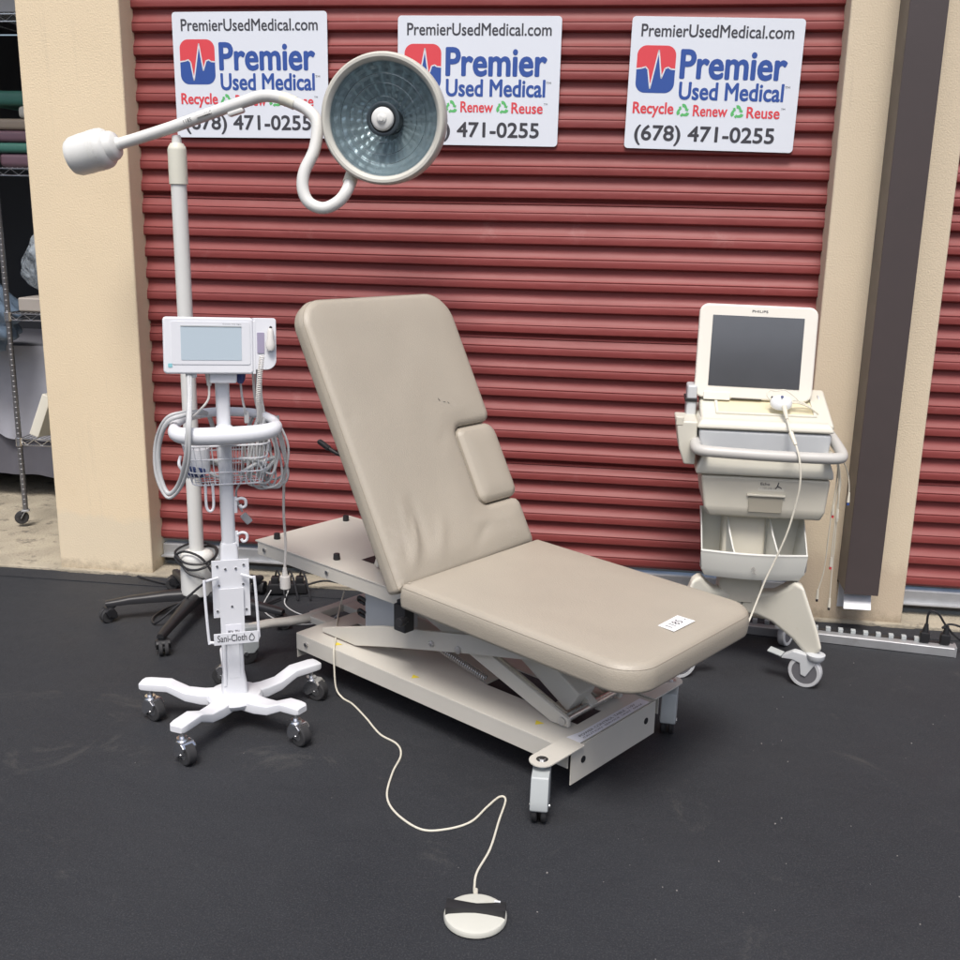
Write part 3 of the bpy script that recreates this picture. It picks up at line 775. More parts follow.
# back: s runs from hinge up
A_ = 1.078
mbk = Matrix.Translation((.551, 0, .512)) @ Matrix(((math.cos(A_), 0, -math.sin(A_), 0), (0, 1, 0, 0), (math.sin(A_), 0, math.cos(A_), 0), (0, 0, 0, 1)))
def h_back(x, y, ins):
    e = min(1, max(0, ins-.015)/.08); h = .006*(1-(1-e)**2)
    for a, c, w_, A in (((.03, .24), (.17, .19), .013, .0065), ((.035, .27), (.12, .255), .009, -.004), ((.05, .18), (.23, .175), .017, -.0045), ((.03, .14), (.15, .08), .02, .0035), ((.03, .25), (.24, .215), .010, .0035),
                        ((.11, -.06), (.09, -.24), .012, .0045), ((.10, -.12), (.125, -.22), .008, -.003), ((.03, -.02), (.10, -.12), .015, -.003), ((.45, -.10), (.47, -.19), .02, .002), ((.42, -.07), (.36, -.02), .018, -.002), ((.52, .28), (.49, .305), .014, -.003)):
        d, hh = seg((x, y), a, c)
        h += 1.5*A*gauss(d, w_)*math.sin(math.pi*min(1, max(0, .08+hh*.84)))*e
    h += .0010*noise2(x*.8, y*.9)*e+.0022*gauss(x-.02, .05)*math.sin(y*22)*e
    h -= .004*gauss(x, .03)
    return h
LB = .880
nx0, nx1, ny = .150, .418, -.115
backc = cushion([(-.012, yf, .020), (nx0, yf, .030), (nx0, ny, .034), (nx1, ny, .034), (nx1, yf, .032), (LB, yf, .10), (LB+.004, yn+.008, .085), (-.026, yn, .014)], .062, .024, .012, h_back, mbk, 'back_cushion', M['vinyl'], bed)
for k, (x, y, l, a_, w_, mm_) in enumerate(((.512, -.080, .006, 20, .0013, 'ink'), (.502, -.100, .005, 70, .0012, 'ink'), (.497, -.116, .005, 30, .0011, 'ink'))):
    b = MB(); b.prism([(-l, -w_*.5), (-l*.2, -w_), (l, -w_*.2), (l*.7, w_*.5), (-l*.3, w_*.8)], 0, .0005, 'xy', bevel=0, mtx=mbk @ Matrix.Translation((x, y, .0066)) @ Matrix.Rotation(R(a_), 4, 'Z')); b.build('tear', M['ink'], bed, smooth=False)
g = .004
def h_pad(x, y, ins):
    e = min(1, max(0, ins-.01)/.05); return .007*(1-(1-e)**2)-.001
cushion([(nx0+g, yf-.004, .034), (nx0+g, ny-g, .031), (nx1-g, ny-g, .031), (nx1-g, yf-.004, .046)][::-1], .056, .022, .010, h_pad, mbk, 'side_pad', M['vinyl2'], bed)
b = MB(); b.box((.44, 0.015, -.071), (.80, .50, .014), bevel=.003); o = b.build('back_board', M['black'], bed); o.matrix_local = mbk
for y in (.16, -.13):
    b = MB(); b.box((.38, y, -.088), (.70, .03, .02), bevel=.002); o = b.build('back_frame', M['beddark'], bed); o.matrix_local = mbk
b = MB(); b.bar((.72, .0, .45), (.80, .0, .72), .03, .03, .003); b.bar((.86, .12, .44), (.74, .12, .74), .02, .02, .003); b.build('back_strut', M['steel'], bed)
b = MB(); b.tube([(.40, .27, -.075), (.425, .295, -.10), (.455, .305, -.125)], .006, 10); b.bar((.45, .305, -.120), (.487, .310, -.150), .016, .013, .004); o = b.build('release_lever', M['black'], bed); o.matrix_local = mbk
b = MB(); b.box((.30, .235, .420), (.018, .01, .03), bevel=.002); b.build('latch', M['bedpaint'], bed)

# ------------------------------------------------------------ foot switch
fs = empty('foot_switch', (-.262, -2.022, 0), 'round cream foot pedal with black rocker lying on the asphalt', 'foot pedal')
b = MB(); b.lathe([(0, .002), (.067, .002), (.0715, .005), (.072, .012), (.0695, .017), (.062, .020), (.03, .022), (0, .0225)], n=56); b.build('housing', mat('pedal_cream', (.57, .57, .505), .42, var=.03, dirt=((.40, .38, .31), 20, .62, .4)), fs)
b = MB(); t = []
for k in range(13):
    u = -1+2*k/12; x = u*.0675; hw = .013+.007*abs(u)**1.3
    zt = .037-.004*(1-abs(u)); t.append([(x, -hw, .016), (x, -hw*.85, zt-.002), (x, 0, zt+.0005), (x, hw*.85, zt-.002), (x, hw, .016), (x, 0, .012)])
b.loft(t); o = b.build('rocker', M['black'], fs); o.rotation_euler = (0, 0, R(3)); o.location = (0, .005, 0)
b = MB(); b.box((.047, .0205, .0375), (.014, .004, .002), bevel=0); b.build('arrow_mark', M['whitep'], fs)
cab = [(-.955, -.55, .20), (-.957, -.60, .162), (-.935, -.72, .157), (-.908, -.83, .157), (-.890, -.915, .158), (-.882, -.957, .155), (-.878, -.970, .10), (-.870, -.980, .03), (-.845, -.995, .0035), (-.80, -1.035, .0035), (-.736, -1.119, .0035), (-.669, -1.214, .003), (-.606, -1.265, .003), (-.580, -1.33, .003), (-.583, -1.43, .003), (-.572, -1.55, .003), (-.53, -1.63, .003), (-.453, -1.693, .003), (-.39, -1.685, .003), (-.329, -1.640, .003), (-.295, -1.56, .003), (-.268, -1.505, .003), (-.250, -1.52, .003), (-.256, -1.62, .003), (-.263, -1.75, .003), (-.282, -1.85, .003), (-.280, -1.91, .004), (-.275, -1.945, .012), (-.272, -1.96, .014)]
o = Vector((-.262, -2.022, 0))
b = MB(); b.tube([Vector(p)-o for p in cab], .0030, 8, sm=8); b.cyl(Vector((-.274, -1.925, .008))-o, Vector((-.271, -1.96, .013))-o, .0045, .006, n=12)
b.build('cord', M['cord'], fs)

def W(root):
    """world point -> local point of an empty"""
    inv = (Matrix.Translation(root.location) @ Euler(root.rotation_euler).to_matrix().to_4x4()).inverted()
    return lambda p: inv @ Vector(p)

# ------------------------------------------------------------ examination lamp
lamp = empty('exam_lamp', (-1.585, -.37, 0), 'tall white surgical lamp with a big round head, standing on a black wheeled base', 'lamp')
L_ = W(lamp)
b = MB(); b.lathe([(0, .085), (.055, .085), (.064, .09), (.066, .10), (.064, .235), (.058, .250), (.045, .258), (.030, .262), (0, .262)], n=40); b.build('base_cover', M['lamp_white'], lamp)
for k, ang in enumerate((-87, -15, 57, 129, 204)):
    a = R(ang); d = Vector((math.cos(a), math.sin(a), 0)); s = Vector((-d.y, d.x, 0)); Ln = (.40, .38, .30, .33, .34)[k]
    secs = []
    for r_, z, hw, hh in ((.02, .082, .026, .022), (.12, .083, .023, .020), (.26, .078, .018, .015), (Ln-.02, .072, .016, .012), (Ln+.005, .071, .012, .009)):
        secs.append([d*r_+s*hw*cx+Vector((0, 0, z+hh*cz)) for cx, cz in ((1, -.8), (1, .3), (.6, 1), (-.6, 1), (-1, .3), (-1, -.8))])
    b = MB(); b.loft(secs); leg = b.build('leg', M['black'], lamp, sharp=60)
    cs = caster(leg, (d*(Ln-.015)).x, (d*(Ln-.015)).y, .07, .027, R((-60, 20, 80, 200, 230)[k]), mf='black', hub='black', ww=.034, offs=.018, twin=True)
b = MB(); b.cyl((0, 0, .25), (0, 0, 1.63), .0275, n=32); b.build('pole', M['lamp_white'], lamp)
b = MB(); b.lathe([(.029, 1.618), (.0325, 1.620), (.0325, 1.735), (.030, 1.745), (.022, 1.758), (0, 1.760)], n=32); b.build('pole_collar', M['lamp_cream'], lamp)
b = MB(); b.cyl((0, 0, 1.750), (0, 0, 1.785), .018, .015, n=24, bevel=.004); b.build('pivot', M['lamp_white'], lamp)
arm = [(-1.80, -.38, 1.751), (-1.72, -.38, 1.773), (-1.603, -.38, 1.808), (-1.5, -.38, 1.842), (-1.4, -.38, 1.875), (-1.33, -.38, 1.897), (-1.28, -.38, 1.912), (-1.245, -.38, 1.916), (-1.205, -.38, 1.911), (-1.15, -.38, 1.893), (-1.10, -.39, 1.867), (-1.068, -.40, 1.825), (-1.073, -.42, 1.741), (-1.104, -.44, 1.668), (-1.108, -.45, 1.61), (-1.085, -.455, 1.565), (-1.035, -.455, 1.548), (-.985, -.45, 1.570), (-.955, -.44, 1.61), (-.945, -.41, 1.66), (-.93, -.37, 1.70)]
b = MB(); b.tube([L_(p) for p in arm], .0205, 20, sm=5); b.build('arm', M['lamp_white'], lamp)
b = MB(); b.tube([L_(p) for p in [(-1.20, -.38, 1.9085), (-1.185, -.38, 1.9055), (-1.165, -.38, 1.898), (-1.150, -.38, 1.892)]], .0225, 20, sm=4); b.build('arm_sleeve', M['lamp_cream'], lamp)
b = MB(); b.tube([L_(p) for p in [(-.951, -.428, 1.632), (-.944, -.40, 1.668)]], .0235, 20, sm=0); b.build('arm_sleeve', M['lamp_cream'], lamp)
b = MB(); ad = Vector((.2, 0, .055)).normalized(); o = L_((-1.890, -.38, 1.727))
b.lathe([(0, -.092), (.045, -.091), (.060, -.084), (.068, -.068), (.0705, -.03), (.0705, .0), (.071, .002), (.071, .03), (.069, .046), (.063, .056), (.054, .062), (.050, .080), (.043, .090), (.024, .096), (.021, .105), (0, .105)], o, ad, n=48)
b.build('counterweight', M['lamp_white'], lamp)
b = MB()
for k in range(3): b.lathe([(.0708, .010+k*.010), (.0716, .0104+k*.010), (.0708, .0108+k*.010)], o, ad, n=48)
b.build('counterweight_seam', M['bezel'], lamp)
b = MB(); b.box(L_((-1.47, -.405, 1.852)), (.05, .004, .008), (0, R(-18), 0), .001); b.box(L_((-1.36, -.38, 1.862)), (.06, .03, .018), (0, R(-17), 0), .007); b.build('arm_clip', M['lamp_white'], lamp)
# writing on the arm
def arm_text(t, cx, cz, w_):
    mm = Matrix.Translation(L_((cx, -.4008, cz))) @ Matrix.Rotation(R(-18), 4, 'Y')
    text('arm_print', t, -w_/2, w_/2, -.006, .006, 0, M['ink'], lamp, mtx=mm)
arm_text('1185', -1.53, 1.832, .030); arm_text('SSC', -1.455, 1.857, .028)
# lamp head
hc = Vector((-.825, -.455, 1.838)); camv = Vector((0, -4.08, 1.56))
ax = (camv-hc).normalized(); ax = (Matrix.Rotation(R(-13), 3, 'Z') @ ax); ax = (ax+Vector((0, 0, .06))).normalized()
hm = Matrix.Translation(L_(hc)) @ ax.to_track_quat('Z', 'Y').to_matrix().to_4x4()
hd = bpy.data.objects.new('lamp_head', None)
b = MB(); b.lathe([(.190, .006), (.196, .020), (.203, .026), (.212, .026), (.218, .020), (.2205, .008), (.2205, -.030), (.216, -.038), (.205, -.045)], n=96); hd = b.build('lamp_head', M['bezel'], lamp); hd.matrix_local = hm @ Matrix.Diagonal((.955, .955, .955, 1))
b = MB(); b.lathe([(.208, -.040), (.205, -.06), (.19, -.10), (.16, -.135), (.11, -.165), (.06, -.18), (0, -.185)], n=64); b.build('shell', M['lamp_cream'], hd)
# faceted reflector
t = bmesh.new(); rings = []; nf = 96
for k in range(15):
    u = k/14; r_ = .192*(1-u)+.040*u; z = -.002-.105*(1-(r_/.192)**2)-.02*u
    rings.append([t.verts.new((r_*math.cos(2*math.pi*(j+.5*(k % 2))/nf), r_*math.sin(2*math.pi*(j+.5*(k % 2))/nf), z+.0013*(-1)**(j//2)+.0014*(-1)**k*(1 if k < 5 else .4)+.0006*random.uniform(-1, 1))) for j in range(nf)])
for A, B in zip(rings, rings[1:]):
    for j in range(nf): t.faces.new((A[j], A[(j+1) % nf], B[(j+1) % nf], B[j]))
b = MB(); b._join(t); b.build('reflector', M['reflector'], hd, smooth=False)
b = MB(); b.lathe([(.197, .010), (.193, .0075), (.189, .0055), (.189, -.004)], n=72); b.build('gasket', M['grey_plastic'], hd)
b = MB(); b.lathe([(.0, .0105), (.1, .0105), (.1945, .0105), (.1945, .0065), (0, .0065)], n=72); b.build('front_glass', M['glass'], hd)
b = MB()
for r_ in (.075, .118, .150): b.lathe([(r_, .0062), (r_+.0008, .0056), (r_+.0014, .0062)], n=72)
b.build('lens_rings', mat_glass('lens_ring', (.62, .74, .78), .1, .5), hd)
b = MB(); b.lathe([(.046, .011), (.052, .013), (.058, .011)], n=48); b.build('lens_collar', mat('collar_grey', (.05, .065, .075), .3, .3), hd)
b = MB(); b.lathe([(.046, -.12), (.046, .008), (.040, .0095), (0, .0095)], n=40); b.build('bulb_shroud', M['black'], hd)
b = MB(); b.lathe([(.038, .009), (.040, .014), (.038, .022), (.032, .027), (.018, .029), (.016, .034), (.0135, .036), (.009, .0365), (.0085, .041), (.0, .042)], n=40); b.build('centre_knob', M['lamp_white'], hd)

# black lead coiled on the lamp base
b = MB()
cb = [(-1.99, -.05, .015), (-1.86, -.10, .012), (-1.74, -.17, .04), (-1.66, -.28, .16), (-1.60, -.30, .245), (-1.53, -.33, .262), (-1.500, -.40, .250), (-1.53, -.452, .235), (-1.60, -.458, .238), (-1.655, -.41, .262), (-1.62, -.335, .275), (-1.55, -.325, .272), (-1.50, -.375, .262), (-1.515, -.445, .225), (-1.585, -.452, .208), (-1.648, -.430, .245), (-1.61, -.43, .272), (-1.54, -.44, .255), (-1.49, -.44, .19), (-1.44, -.40, .10), (-1.38, -.30, .02), (-1.32, -.18, .012)]
b.tube(cb, .0048, 8)
b.tube([(-1.655, -.40, .25), (-1.59, -.458, .20), (-1.52, -.462, .175), (-1.56, -.468, .13), (-1.64, -.50, .06), (-1.70, -.52, .010), (-1.735, -.46, .008), (-1.72, -.36, .01), (-1.66, -.30, .03), (-1.60, -.34, .085)], .0045, 8)
o = b.build('power_cable', M['black']); tag(o, 'black cable looped round the foot of the lamp pole', 'cable')

# black extension block and leads by the threshold
xb = empty('extension_block', (-1.315, -.10, 0), 'black extension block with plugs lying by the door threshold behind the white stand', 'extension block', R(12))
b = MB(); b.box((0, 0, .030), (.16, .055, .045), bevel=.008); b.build('housing', M['black'], xb)
for x in (-.05, .0, .05):
    b = MB(); b.box((x, -.003, .064), (.032, .035, .03), bevel=.006); b.tube([(x, 0, .075), (x+.01, -.01, .105), (x+.03, -.05, .08), (x+.05, -.09, .01)], .004, 8); b.build('plug', M['black'], xb)
b = MB(); b.tube([(-1.26, -.08, .03), (-1.18, -.04, .045), (-1.09, -.03, .036), (-.98, -.02, .036), (-.90, -.01, .038), (-.78, -.05, .036), (-.60, -.08, .006), (-.40, -.10, .006), (-.1, -.12, .006), (.35, -.15, .006)], .0045, 8)
o = b.build('extension_lead', M['black']); tag(o, 'black lead running along the concrete threshold behind the exam table', 'cable')
b = MB(); b.tube([(-1.37, -.15, .03), (-1.36, -.28, .006), (-1.28, -.38, .004), (-1.18, -.42, .004), (-1.08, -.38, .004), (-1.02, -.42, .05), (-.965, -.50, .14)], .0026, 6)
b.tube([(-1.30, -.14, .03), (-1.29, -.22, .006), (-1.22, -.30, .004), (-1.13, -.34, .004), (-1.0, -.36, .004), (-.9, -.38, .10)], .0026, 6)
o = b.build('thin_wires', M['cord_grey']); tag(o, 'pair of thin grey wires on the asphalt behind the table', 'wire')

# ------------------------------------------------------------ vital signs monitor on a roll stand
cart = empty('vital_signs_stand', (-1.128, -1.205, 0), 'white roll stand with vital signs monitor, ring handle and wire basket', 'medical stand', .42)
C0_ = W(cart)
def C_(p):
    q = C0_(p)
    if q.z > .3: q.x *= .86
    return q
hub0 = Vector((-1.128, -1.205, 0))
b = MB(); b.lathe([(0, .066), (.062, .066), (.078, .074), (.084, .088), (.078, .100), (.050, .107), (0, .109)], n=40)
tips = [(-1.395, -1.225), (-1.190, -1.462), (-.905, -1.300), (-.945, -1.005), (-1.245, -.950)]
for k, tp in enumerate(tips):
    e = C_((tp[0], tp[1], 0)); L = e.length; d = e.normalized(); s = Vector((-d.y, d.x, 0)); secs = []
    for r_, z, hw, hh in ((.02, .084, .036, .020), (.10, .080, .029, .018), (.150, .086, .026, .016), (.188, .104, .026, .0145), (.205, .1120, .0275, .0135), (L+.002, .1135, .0275, .013), (L+.019, .113, .0255, .012), (L+.027, .112, .019, .009)):
        secs.append([d*min(r_, L+.03)+s*hw*math.copysign(abs(math.cos(a))**.3, math.cos(a))+Vector((0, 0, z+hh*math.copysign(abs(math.sin(a))**.3, math.sin(a)))) for a in [2*math.pi*j/24 for j in range(24)]])
    b.loft(secs)
b.build('base', M['white'], cart, sharp=45)
for k, tp in enumerate(tips):
    e = C_((tp[0], tp[1], 0)); caster(cart, e.x, e.y, .104, .0335, R((-52, -60, -58, -40, 160)[k]), ww=.030, offs=.022, mf='chrome')
def rsec(hx, hy, z, ox=0, oy=0, p=.35, n=28): return [(ox+hx*math.copysign(abs(math.cos(a))**p, math.cos(a)), oy+hy*math.copysign(abs(math.sin(a))**p, math.sin(a)), z) for a in [2*math.pi*j/n for j in range(n)]]
b = MB(); b.loft([rsec(.040, .036, .095), rsec(.037, .034, .14), rsec(.031, .030, .175), rsec(.030, .028, .30), rsec(.028, .026, .335)])
b.build('lower_column', M['white'], cart, sharp=50)
b = MB(); b.box((-.028, -.022, .215), (.012, .03, .16), bevel=.005); b.box((0, -.0305, .24), (.036, .004, .16), bevel=.0015); b.build('column_cover', M['whitep'], cart)
b = MB(); b.loft([rsec(.022, .018, .33), rsec(.022, .018, .55)]); b.build('inner_column', M['usblue'], cart, sharp=50)
b = MB(); b.loft([rsec(.0205, .020, .548, p=.7), rsec(.0200, .020, 1.12, p=.7)]); b.build('pole', M['white'], cart, sharp=50)
b = MB(); b.loft([rsec(.027, .024, .535), rsec(.025, .022, .575), rsec(.021, .020, .585)]); b.build('pole_clamp', M['whitep'], cart)
b = MB(); b.box((.0, -.038, .452), (.108, .006, .178), bevel=.001); b.box((.0, -.025, .452), (.075, .022, .15), bevel=.002); b.build('mounting_plate', M['white'], cart)
b = MB(); b.box((.0, -.0475, .378), (.070, .004, .155), bevel=.001); b.build('adapter_plate', M['white'], cart)
for x, z in ((-.038, .525), (.038, .525), (-.015, .515), (.015, .515), (-.035, .465), (.035, .465), (0, .40), (-.042, .385), (.042, .385)):
    b = MB(); b.cyl((x, -.041, z), (x, -.0445 if abs(x) > .001 else -.0520, z), .0035, n=10); b.build('screw', M['steel'], cart)
b = MB(); b.box((.002, -.0502, .325), (.046, .0012, .034), bevel=0); o = b.build('printed_label', M['paper'], cart)
text('label_writing', 'PDI  701', -.014, .018, .314, .324, -.0512, M['ink'], o, .02)
b = MB(); y = -.085
b.tube([(-.038, -.05, .492), (-.072, y+.01, .492), (-.078, y, .485), (-.072, y-.01, .32), (-.066, y-.012, .310), (-.04, y-.012, .308), (.06, y-.012, .308), (.070, y-.012, .316), (.072, y-.01, .33), (.066, y, .487), (.06, y+.006, .495), (.030, -.05, .497)], .0042, 8, sm=3)
b.build('wipes_holder', M['whitep'], cart)
b = MB(); b.tube([(-.022, -.05, .31), (-.022, y-.005, .30)], .003, 6, sm=0); b.build('holder_rod', M['whitep'], cart)
b = MB(); b.tube([(.028, -.05, .31), (.028, y-.005, .30)], .003, 6, sm=0); b.build('holder_rod', M['whitep'], cart)
b = MB(); b.box((.006, y-.019, .320), (.128, .003, .036), (0, 0, 0), .0012); pl = b.build('holder_label', M['whitep'], cart)
text('label_lettering', 'Sani-Cloth', -.048, .036, .312, .333, y-.0212, M['ink'], pl, .01)
b = MB(); b.tube([(.050, y-.0212, .332), (.044, y-.0212, .322), (.044, y-.0212, .313), (.053, y-.0212, .310), (.058, y-.0212, .318), (.053, y-.0212, .328), (.050, y-.0212, .332)], .0012, 5, sm=3); b.build('emblem', M['ink'], pl)
# hooks on the pole
for z in (.715, .610):
    b = MB(); b.box((.024, -.008, z-.015), (.010, .012, .05), bevel=.003)
    b.tube([(.026, -.012, z), (.040, -.016, z+.006), (.052, -.018, z), (.052, -.018, z-.016), (.042, -.017, z-.022), (.036, -.016, z-.014)], .0045, 10)
    b.build('cord_hook', M['whitep'], cart)
# ring handle
b = MB()
ring = [(-0.139, -0.045, 0.94), (-0.1277, -0.1, 0.935), (-0.0808, -0.122, 0.933), (0.0, -0.128, 0.933), (0.0808, -0.122, 0.935), (0.1293, -0.1, 0.94), (0.1439, -0.05, 0.945), (0.1334, 0.01, 0.95), (0.097, 0.055, 0.958), (0.0323, 0.075, 0.962), (-0.0404, 0.075, 0.962), (-0.101, 0.05, 0.955), (-0.1334, 0.005, 0.945)]
def rr(u):
    f = math.sin(math.pi*min(1, u/.46)) if u < .46 else 0
    return .0135+.0115*f**.5 if f > 0 else .0135
b.tube(ring, rr, 18, closed=True, sm=8)
b.bar((0, -.12, .925), (0, .0, .925), .05, .03, .008); b.bar((0, 0, .93), (0, .07, .955), .03, .02, .005)
b.build('ring_handle', M['whitep'], cart, sharp=60)
# basket
b = MB(); bx0, bx1, by0, by1 = -.118, .128, -.040, .090
def ringp(f, z): 
    cx, cy = (bx0+bx1)/2, (by0+by1)/2+.01; return [(cx+(x-cx)*f, cy+(y-cy)*f, z) for x, y in rrect(bx0, by0, bx1, by1, .04, 5)]
lv = [(1.0, .885), (.95, .845), (.89, .805), (.82, .768)]
for i, (f, z) in enumerate(lv): b.tube(ringp(f, z), .0022 if i else .003, 6, closed=True, sm=0)
P0 = ringp(1, .885); n = len(P0)
import itertools
def lerp_ring(f, z, m_=40):
    P = [Vector(q) for q in ringp(f, z)]; P.append(P[0]); Ls = [(c-a).length for a, c in zip(P, P[1:])]; T = sum(Ls); out = []
    for k in range(m_):
        d = T*k/m_; i = 0
        while d > Ls[i]: d -= Ls[i]; i += 1
        out.append(P[i].lerp(P[i+1], d/Ls[i]))
    return out
rs = [lerp_ring(f, z) for f, z in lv]
for k in range(40): b.tube([r_[k] for r_ in rs], .0014, 5, sm=0)
for k in range(1, 10):
    x = bx0+.03+(bx1-bx0-.06)*k/10; b.tube([(x, by0+.018, .768), (x, by1-.006, .768)], .0014, 5, sm=0)
for k in range(1, 4):
    y = by0+.02+(by1-by0-.02)*k/4; b.tube([(bx0+.03, y, .769), (bx1-.03, y, .769)], .0014, 5, sm=0)
b.build('wire_basket', M['white'], cart)
b = MB(); b.tube([(-.060, -.035, .775), (-.060, -.042, .71), (-.050, -.045, .695), (-.040, -.042, .71), (-.040, -.035, .775)], .004, 8); b.build('basket_hook', M['whitep'], cart)
b = MB(); b.tube([(-.125, -.06, .865), (-.130, -.075, .845), (-.118, -.07, .82), (-.105, -.05, .80)], .0045, 8); b.build('basket_hook', M['whitep'], cart)
# things lying in the basket
random.seed(5); b = MB()
for k in range(5):
    pts = [(-.08+.05*k+random.uniform(-.03, .03), .03+random.uniform(-.04, .04), .785+random.uniform(0, .05)) for _ in range(7)]
    b.tube(pts, .0055, 8)
b.build('coiled_leads', M['cord_grey'], cart)
b = MB(); b.box((-.085, .012, .800), (.055, .035, .03), (0, R(8), R(20)), .010); b.build('blue_clip', M['navy'], cart)
b = MB(); b.lathe([(0, .79), (.030, .79), (.034, .80), (.034, .865), (0, .868)], (-.075, .040, 0), n=24); b.build('cuff_roll', M['whitep'], cart)
# monitor
tilt_m = Matrix.Translation((.004, -.02, 1.170)) @ Matrix.Rotation(R(-6), 4, 'X') @ Matrix.Rotation(R(1.5), 4, 'Y')
def pm(b, name, m, parent): o = b.build(name, m, parent); return o
b = MB()
for (x0, x1, y0, y1, z0, z1, r_) in ((-.160, .083, -.045, .035, -.078, .078, .010),):
    b.prism(rrect(x0, z0, x1, z1, r_), y0, y1, 'xz', bevel=.006, seg=3)
b.prism(rrect(.084, -.066, .146, .078, (.008, .002, .004, .028)), -.040, .035, 'xz', bevel=.006, seg=3)
b.prism(rrect(.080, -.078, .089, .070, .002), -.0415, .03, 'xz', bevel=.002)
mon = b.build('monitor', M['whitep'], cart); mon.matrix_local = tilt_m
b = MB(); b.prism(rrect(-.138, -.052, .074, .066, .006), -.0468, -.0448, 'xz', bevel=.0006); b.build('front_bezel', M['white'], mon)
b = MB(); b.prism(rrect(-.113, -.040, .050, .052, .003), -.0478, -.0465, 'xz', bevel=.0003); b.build('screen', M['lcd_pale'], mon)
b = MB(); b.box((-.0315, -.0483, .0535), (.163, .0015, .003), bevel=0); b.build('screen_edge', M['grey_plastic'], mon)
b = MB(); b.prism(rrect(-.148, -.060, -.137, -.049, .002), -.0462, -.0452, 'xz', bevel=0); b.build('power_key', mat('green_key', (.25, .55, .60), .4), mon)
b = MB(); b.prism(rrect(.093, -.020, .113, .038, .002), -.0425, -.0395, 'xz', bevel=.0005); b.build('probe_window', mat('mauve_window', (.34, .31, .42), .3), mon)
b = MB(); b.cyl((.131, -.039, .052), (.131, -.042, .052), .004, n=14); b.build('probe_dot', M['black'], mon)
b = MB(); b.loft([[(.129+hx*math.cos(a), -.052+hy*math.sin(a), z) for a in [2*math.pi*j/16 for j in range(16)]] for hx, hy, z in ((.005, .005, .050), (.009, .009, .042), (.0095, .010, .022), (.013, .011, .008), (.013, .011, -.004), (.008, .008, -.012))]); b.build('thermometer_probe', M['cord_white'], mon)
text('bezel_lettering', 'Connex Vital Signs', .000, .050, .0575, .0615, -.0470, M['ink'], mon)
b = MB(); b.box((0, .0, -.09), (.075, .05, .03), bevel=.006); b.build('mount', M['whitep'], mon)
# leads of the monitor
def lead(name, pts, r_, m, **k): b = MB(); b.tube([C_(p) for p in pts], r_, **k); return b.build(name, m, cart)
lead('pressure_hose', [(-1.203, -1.30, 1.10), (-1.190, -1.335, 1.032), (-1.178, -1.385, .961), (-1.195, -1.375, .871), (-1.243, -1.33, .785), (-1.29, -1.31, .751), (-1.320, -1.30, .803), (-1.318, -1.30, .885), (-1.280, -1.31, .958), (-1.235, -1.29, .976), (-1.21, -1.22, .972), (-1.20, -1.15, .95), (-1.19, -1.12, .86)], .0068, M['cord_grey'], n=10)
lead('pressure_hose', [(-1.196, -1.30, 1.095), (-1.183, -1.340, 1.03), (-1.170, -1.390, .955), (-1.184, -1.380, .86), (-1.236, -1.335, .775), (-1.292, -1.315, .740), (-1.331, -1.305, .803), (-1.329, -1.300, .895), (-1.285, -1.31, .968), (-1.235, -1.285, .985), (-1.20, -1.20, .975)], .0045, M['cord_grey'], n=8)
b = MB(); b.box(C_((-1.200, -1.285, 1.096)), (.03, .022, .022), bevel=.004); b.build('hose_connector', M['whitep'], cart)
lead('sensor_lead', [(-1.155, -1.25, 1.06), (-1.157, -1.26, 1.02), (-1.19, -1.265, .985), (-1.215, -1.25, .965), (-1.22, -1.18, .95)], .0032, M['cord_white'], n=8)
b = MB(); b.cyl(C_((-1.155, -1.25, 1.10)), C_((-1.155, -1.25, 1.058)), .011, .006, n=16, bevel=.002); b.build('sensor_plug', M['cord_white'], cart)
b = MB(); b.lathe([(0, 0), (.016, 0), (.016, -.012), (.013, -.03), (.007, -.040), (0, -.04)], C_((-1.070, -1.19, 1.100)), (0, 0, 1), n=12); b.build('blue_plug', M['blue_plug'], cart)
lead('sensor_lead', [(-1.070, -1.19, 1.065), (-1.066, -1.19, 1.02), (-1.060, -1.18, .975), (-1.060, -1.14, .93)], .0032, M['cord_grey'], n=8)
b = MB(); b.box(C_((-1.060, -1.17, .958)), (.014, .014, .035), bevel=.003); b.build('lead_connector', M['cord_grey'], cart)
# coiled cord
pts = []; path = catmull([(-.965, -1.275, 1.155), (-.975, -1.27, 1.10), (-.985, -1.26, 1.04), (-.992, -1.235, .99), (-1.000, -1.21, .955)], 30); nturn = 46
for k in range(nturn*10+1):
    u = k/(nturn*10)*(len(path)-1); i = min(int(u), len(path)-2); p = path[i].lerp(path[i+1], u-i); a = 2*math.pi*k/10
    pts.append(C_(p+Vector((math.cos(a), math.sin(a), 0))*.0075))
b = MB(); b.tube(pts, .0016, 5, sm=0); b.build('coiled_cord', M['cord_white'], cart)
for k in range(3):
    lead('hanging_lead', [(-1.012-.012*k, -1.16, 1.10), (-1.014-.011*k, -1.15, 1.02), (-1.016-.010*k, -1.12, .96), (-1.02-.012*k, -1.10, .90), (-1.03-.01*k, -1.06, .84)], .0042, M['cord_grey'] if k % 2 else M['cord_white'], n=8)
random.seed(9)
b = MB()
for k in range(11):
    x0 = -1.015+random.uniform(-.035, .03); zl = .745+random.uniform(-.015, .05); y0 = -1.10+random.uniform(-.05, .04)
    P = [(x0-.01, y0-.01, .955), (x0-.035+random.uniform(-.01, .01), y0-.02, .87), (x0-.03+random.uniform(-.02, .02), y0-.01, zl+.02), (x0+.005, y0, zl), (x0+.035+random.uniform(-.015, .01), y0+.01, zl+.03), (x0+.025+random.uniform(-.01, .02), y0+.01, .86), (x0+.005, y0+.005, .95)]
    b.tube([C_(p) for p in P], .0036, 7)
